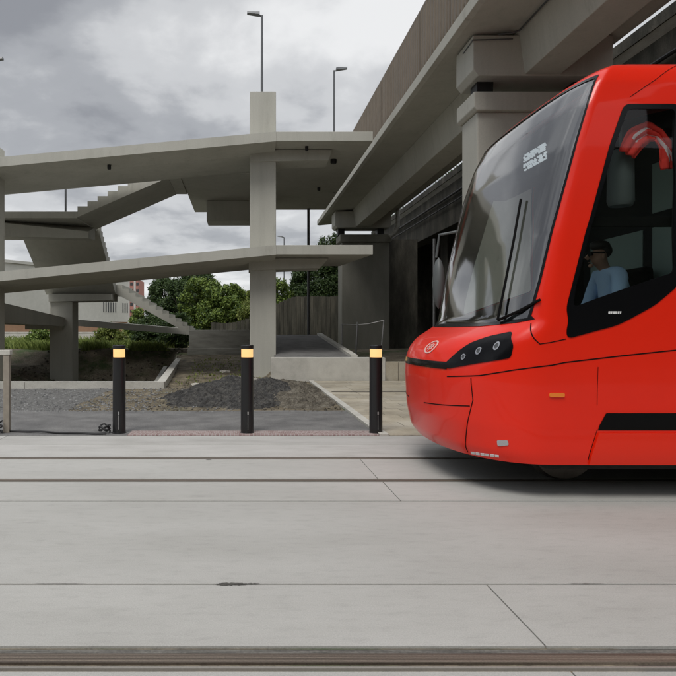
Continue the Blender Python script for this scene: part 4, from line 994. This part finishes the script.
# ------------------------------------------------------------------ driver
def skinned(name, verts, edges, radii, root, mat, parent, sub=2):
    me = bpy.data.meshes.new(name); me.from_pydata(verts, edges, []); me.materials.append(mat)
    o = bpy.data.objects.new(name, me); COL.objects.link(o); o.parent = parent
    sk_ = o.modifiers.new('skin', 'SKIN')
    lay = me.skin_vertices[0].data if me.skin_vertices else None
    if lay is None:
        bm = bmesh.new(); bm.from_mesh(me); bm.verts.layers.skin.verify(); bm.to_mesh(me); bm.free(); lay = me.skin_vertices[0].data
    for i, r in enumerate(radii):
        lay[i].radius = r if isinstance(r, tuple) else (r, r); lay[i].use_root = (i == root)
    s_ = o.modifiers.new('sub', 'SUBSURF'); s_.levels = sub; s_.render_levels = sub
    sk_.use_smooth_shade = True
    dg = bpy.context.evaluated_depsgraph_get(); ev = o.evaluated_get(dg); m2 = bpy.data.meshes.new_from_object(ev)
    o.modifiers.clear(); o.data = m2
    for p in m2.polygons: p.use_smooth = True
    if not m2.materials: m2.materials.append(mat)
    return o
pr = empty('person', (3.76, YC - .14, 1.42), 'seated driver in light blue shirt and dark glasses inside the tram cab', 'person')
# local coords: facing -X
V = [(0, 0, 0), (-.04, 0, .20), (-.10, 0, .44), (-.15, 0, .55), (-.185, 0, .61), (-.235, 0, .685), (-.235, 0, .79),
     (-.12, -.18, .50), (-.20, -.25, .22), (-.42, -.20, .14), (-.50, -.19, .13),
     (-.12, .18, .50), (-.20, .25, .22), (-.42, .20, .14), (-.50, .19, .13),
     (-.08, -.10, -.02), (-.42, -.13, .02), (-.48, -.13, -.40), (-.08, .10, -.02), (-.42, .13, .02), (-.48, .13, -.40)]
E = [(0, 1), (1, 2), (2, 3), (3, 4), (4, 5), (5, 6), (2, 7), (7, 8), (8, 9), (9, 10), (2, 11), (11, 12), (12, 13), (13, 14), (0, 15), (15, 16), (16, 17), (0, 18), (18, 19), (19, 20)]
Rr = [(.11, .14), (.09, .11), (.085, .10), .056, .054, (.100, .080), (.088, .072), .042, .034, .030, .026, .042, .034, .030, .026, .085, .062, .045, .085, .062, .045]
bodyp = skinned('body', V, E, Rr, 0, M['skin'], pr)
k = 7
skinned('shirt', [(0, 0, .02), (-.04, 0, .20), (-.10, 0, .46), (-.16, 0, .585), (-.12, -.185, .51), (-.20, -.255, .24), (-.27, -.245, .20), (-.12, .185, .51), (-.20, .255, .22), (-.27, .245, .18)],
        [(0, 1), (1, 2), (2, 3), (2, 4), (4, 5), (5, 6), (2, 7), (7, 8), (8, 9)], [(.14, .17), (.135, .165), (.145, .165), .070, .085, .062, .056, .085, .062, .056], 0, M['shirt'], pr)
skinned('trousers', [(0, 0, -.02), (-.08, -.10, -.02), (-.42, -.13, .02), (-.48, -.13, -.40), (-.08, .10, -.02), (-.42, .13, .02), (-.48, .13, -.40)],
        [(0, 1), (1, 2), (2, 3), (0, 4), (4, 5), (5, 6)], [(.135, .16), .098, .075, .06, .098, .075, .06], 0, M['trouser'], pr)
# fingers (rooted in the palms, curled on the console)
for sy in (-1, 1):
    for q, ln in enumerate((.9, 1.0, .95, .8)):
        y = sy * .19 + (q - 1.5) * .019
        skinned('body_fingers', [(-.50, y, .132), (-.535, y, .138), (-.535 - .03 * ln, y, .125), (-.54 - .035 * ln, y, .10)], [(0, 1), (1, 2), (2, 3)], [.010, .0095, .009, .008], 0, M['skin'], bodyp, 1)
    y = sy * .19 - sy * .035
    skinned('body_fingers', [(-.485, y, .128), (-.51, y - sy * .012, .128), (-.535, y - sy * .008, .12)], [(0, 1), (1, 2)], [.011, .010, .009], 0, M['skin'], bodyp, 1)
b = local(); b.ball((-.215, 0, .815), .090, 1.06, .86, .62, 3); b.ball((-.170, 0, .765), .080, .82, .98, .95, 3); hr = b.build('hair', M['hair'], pr, True)
b = local(); b.prism([(-.362, .695), (-.330, .735), (-.335, .672)], 'y', -.014, .014); b.ball((-.335, 0, .69), .018, 1.2, .8, .9, 2); b.ball((-.322, 0, .645), .014, .9, 1.7, .35, 2); b.ball((-.305, 0, .615), .026, .9, 1.2, .8, 2); b.build('face_features', M['skin'], bodyp, True)
for sy in (-1, 1):
    b = local(); b.ball((-.225, sy * .083, .70), .028, .6, .3, 1.1, 2); b.build('ear', M['skin'], bodyp, True)
b = local(); b.box(-.345, -.318, -.074, -.010, .708, .750, .008); b.box(-.345, -.318, .010, .074, .708, .750, .008); b.box(-.340, -.330, -.01, .01, .736, .745); b.box(-.335, -.215, -.088, -.080, .732, .746); b.box(-.335, -.215, .080, .088, .732, .746); b.build('sunglasses', M['blk'], pr)
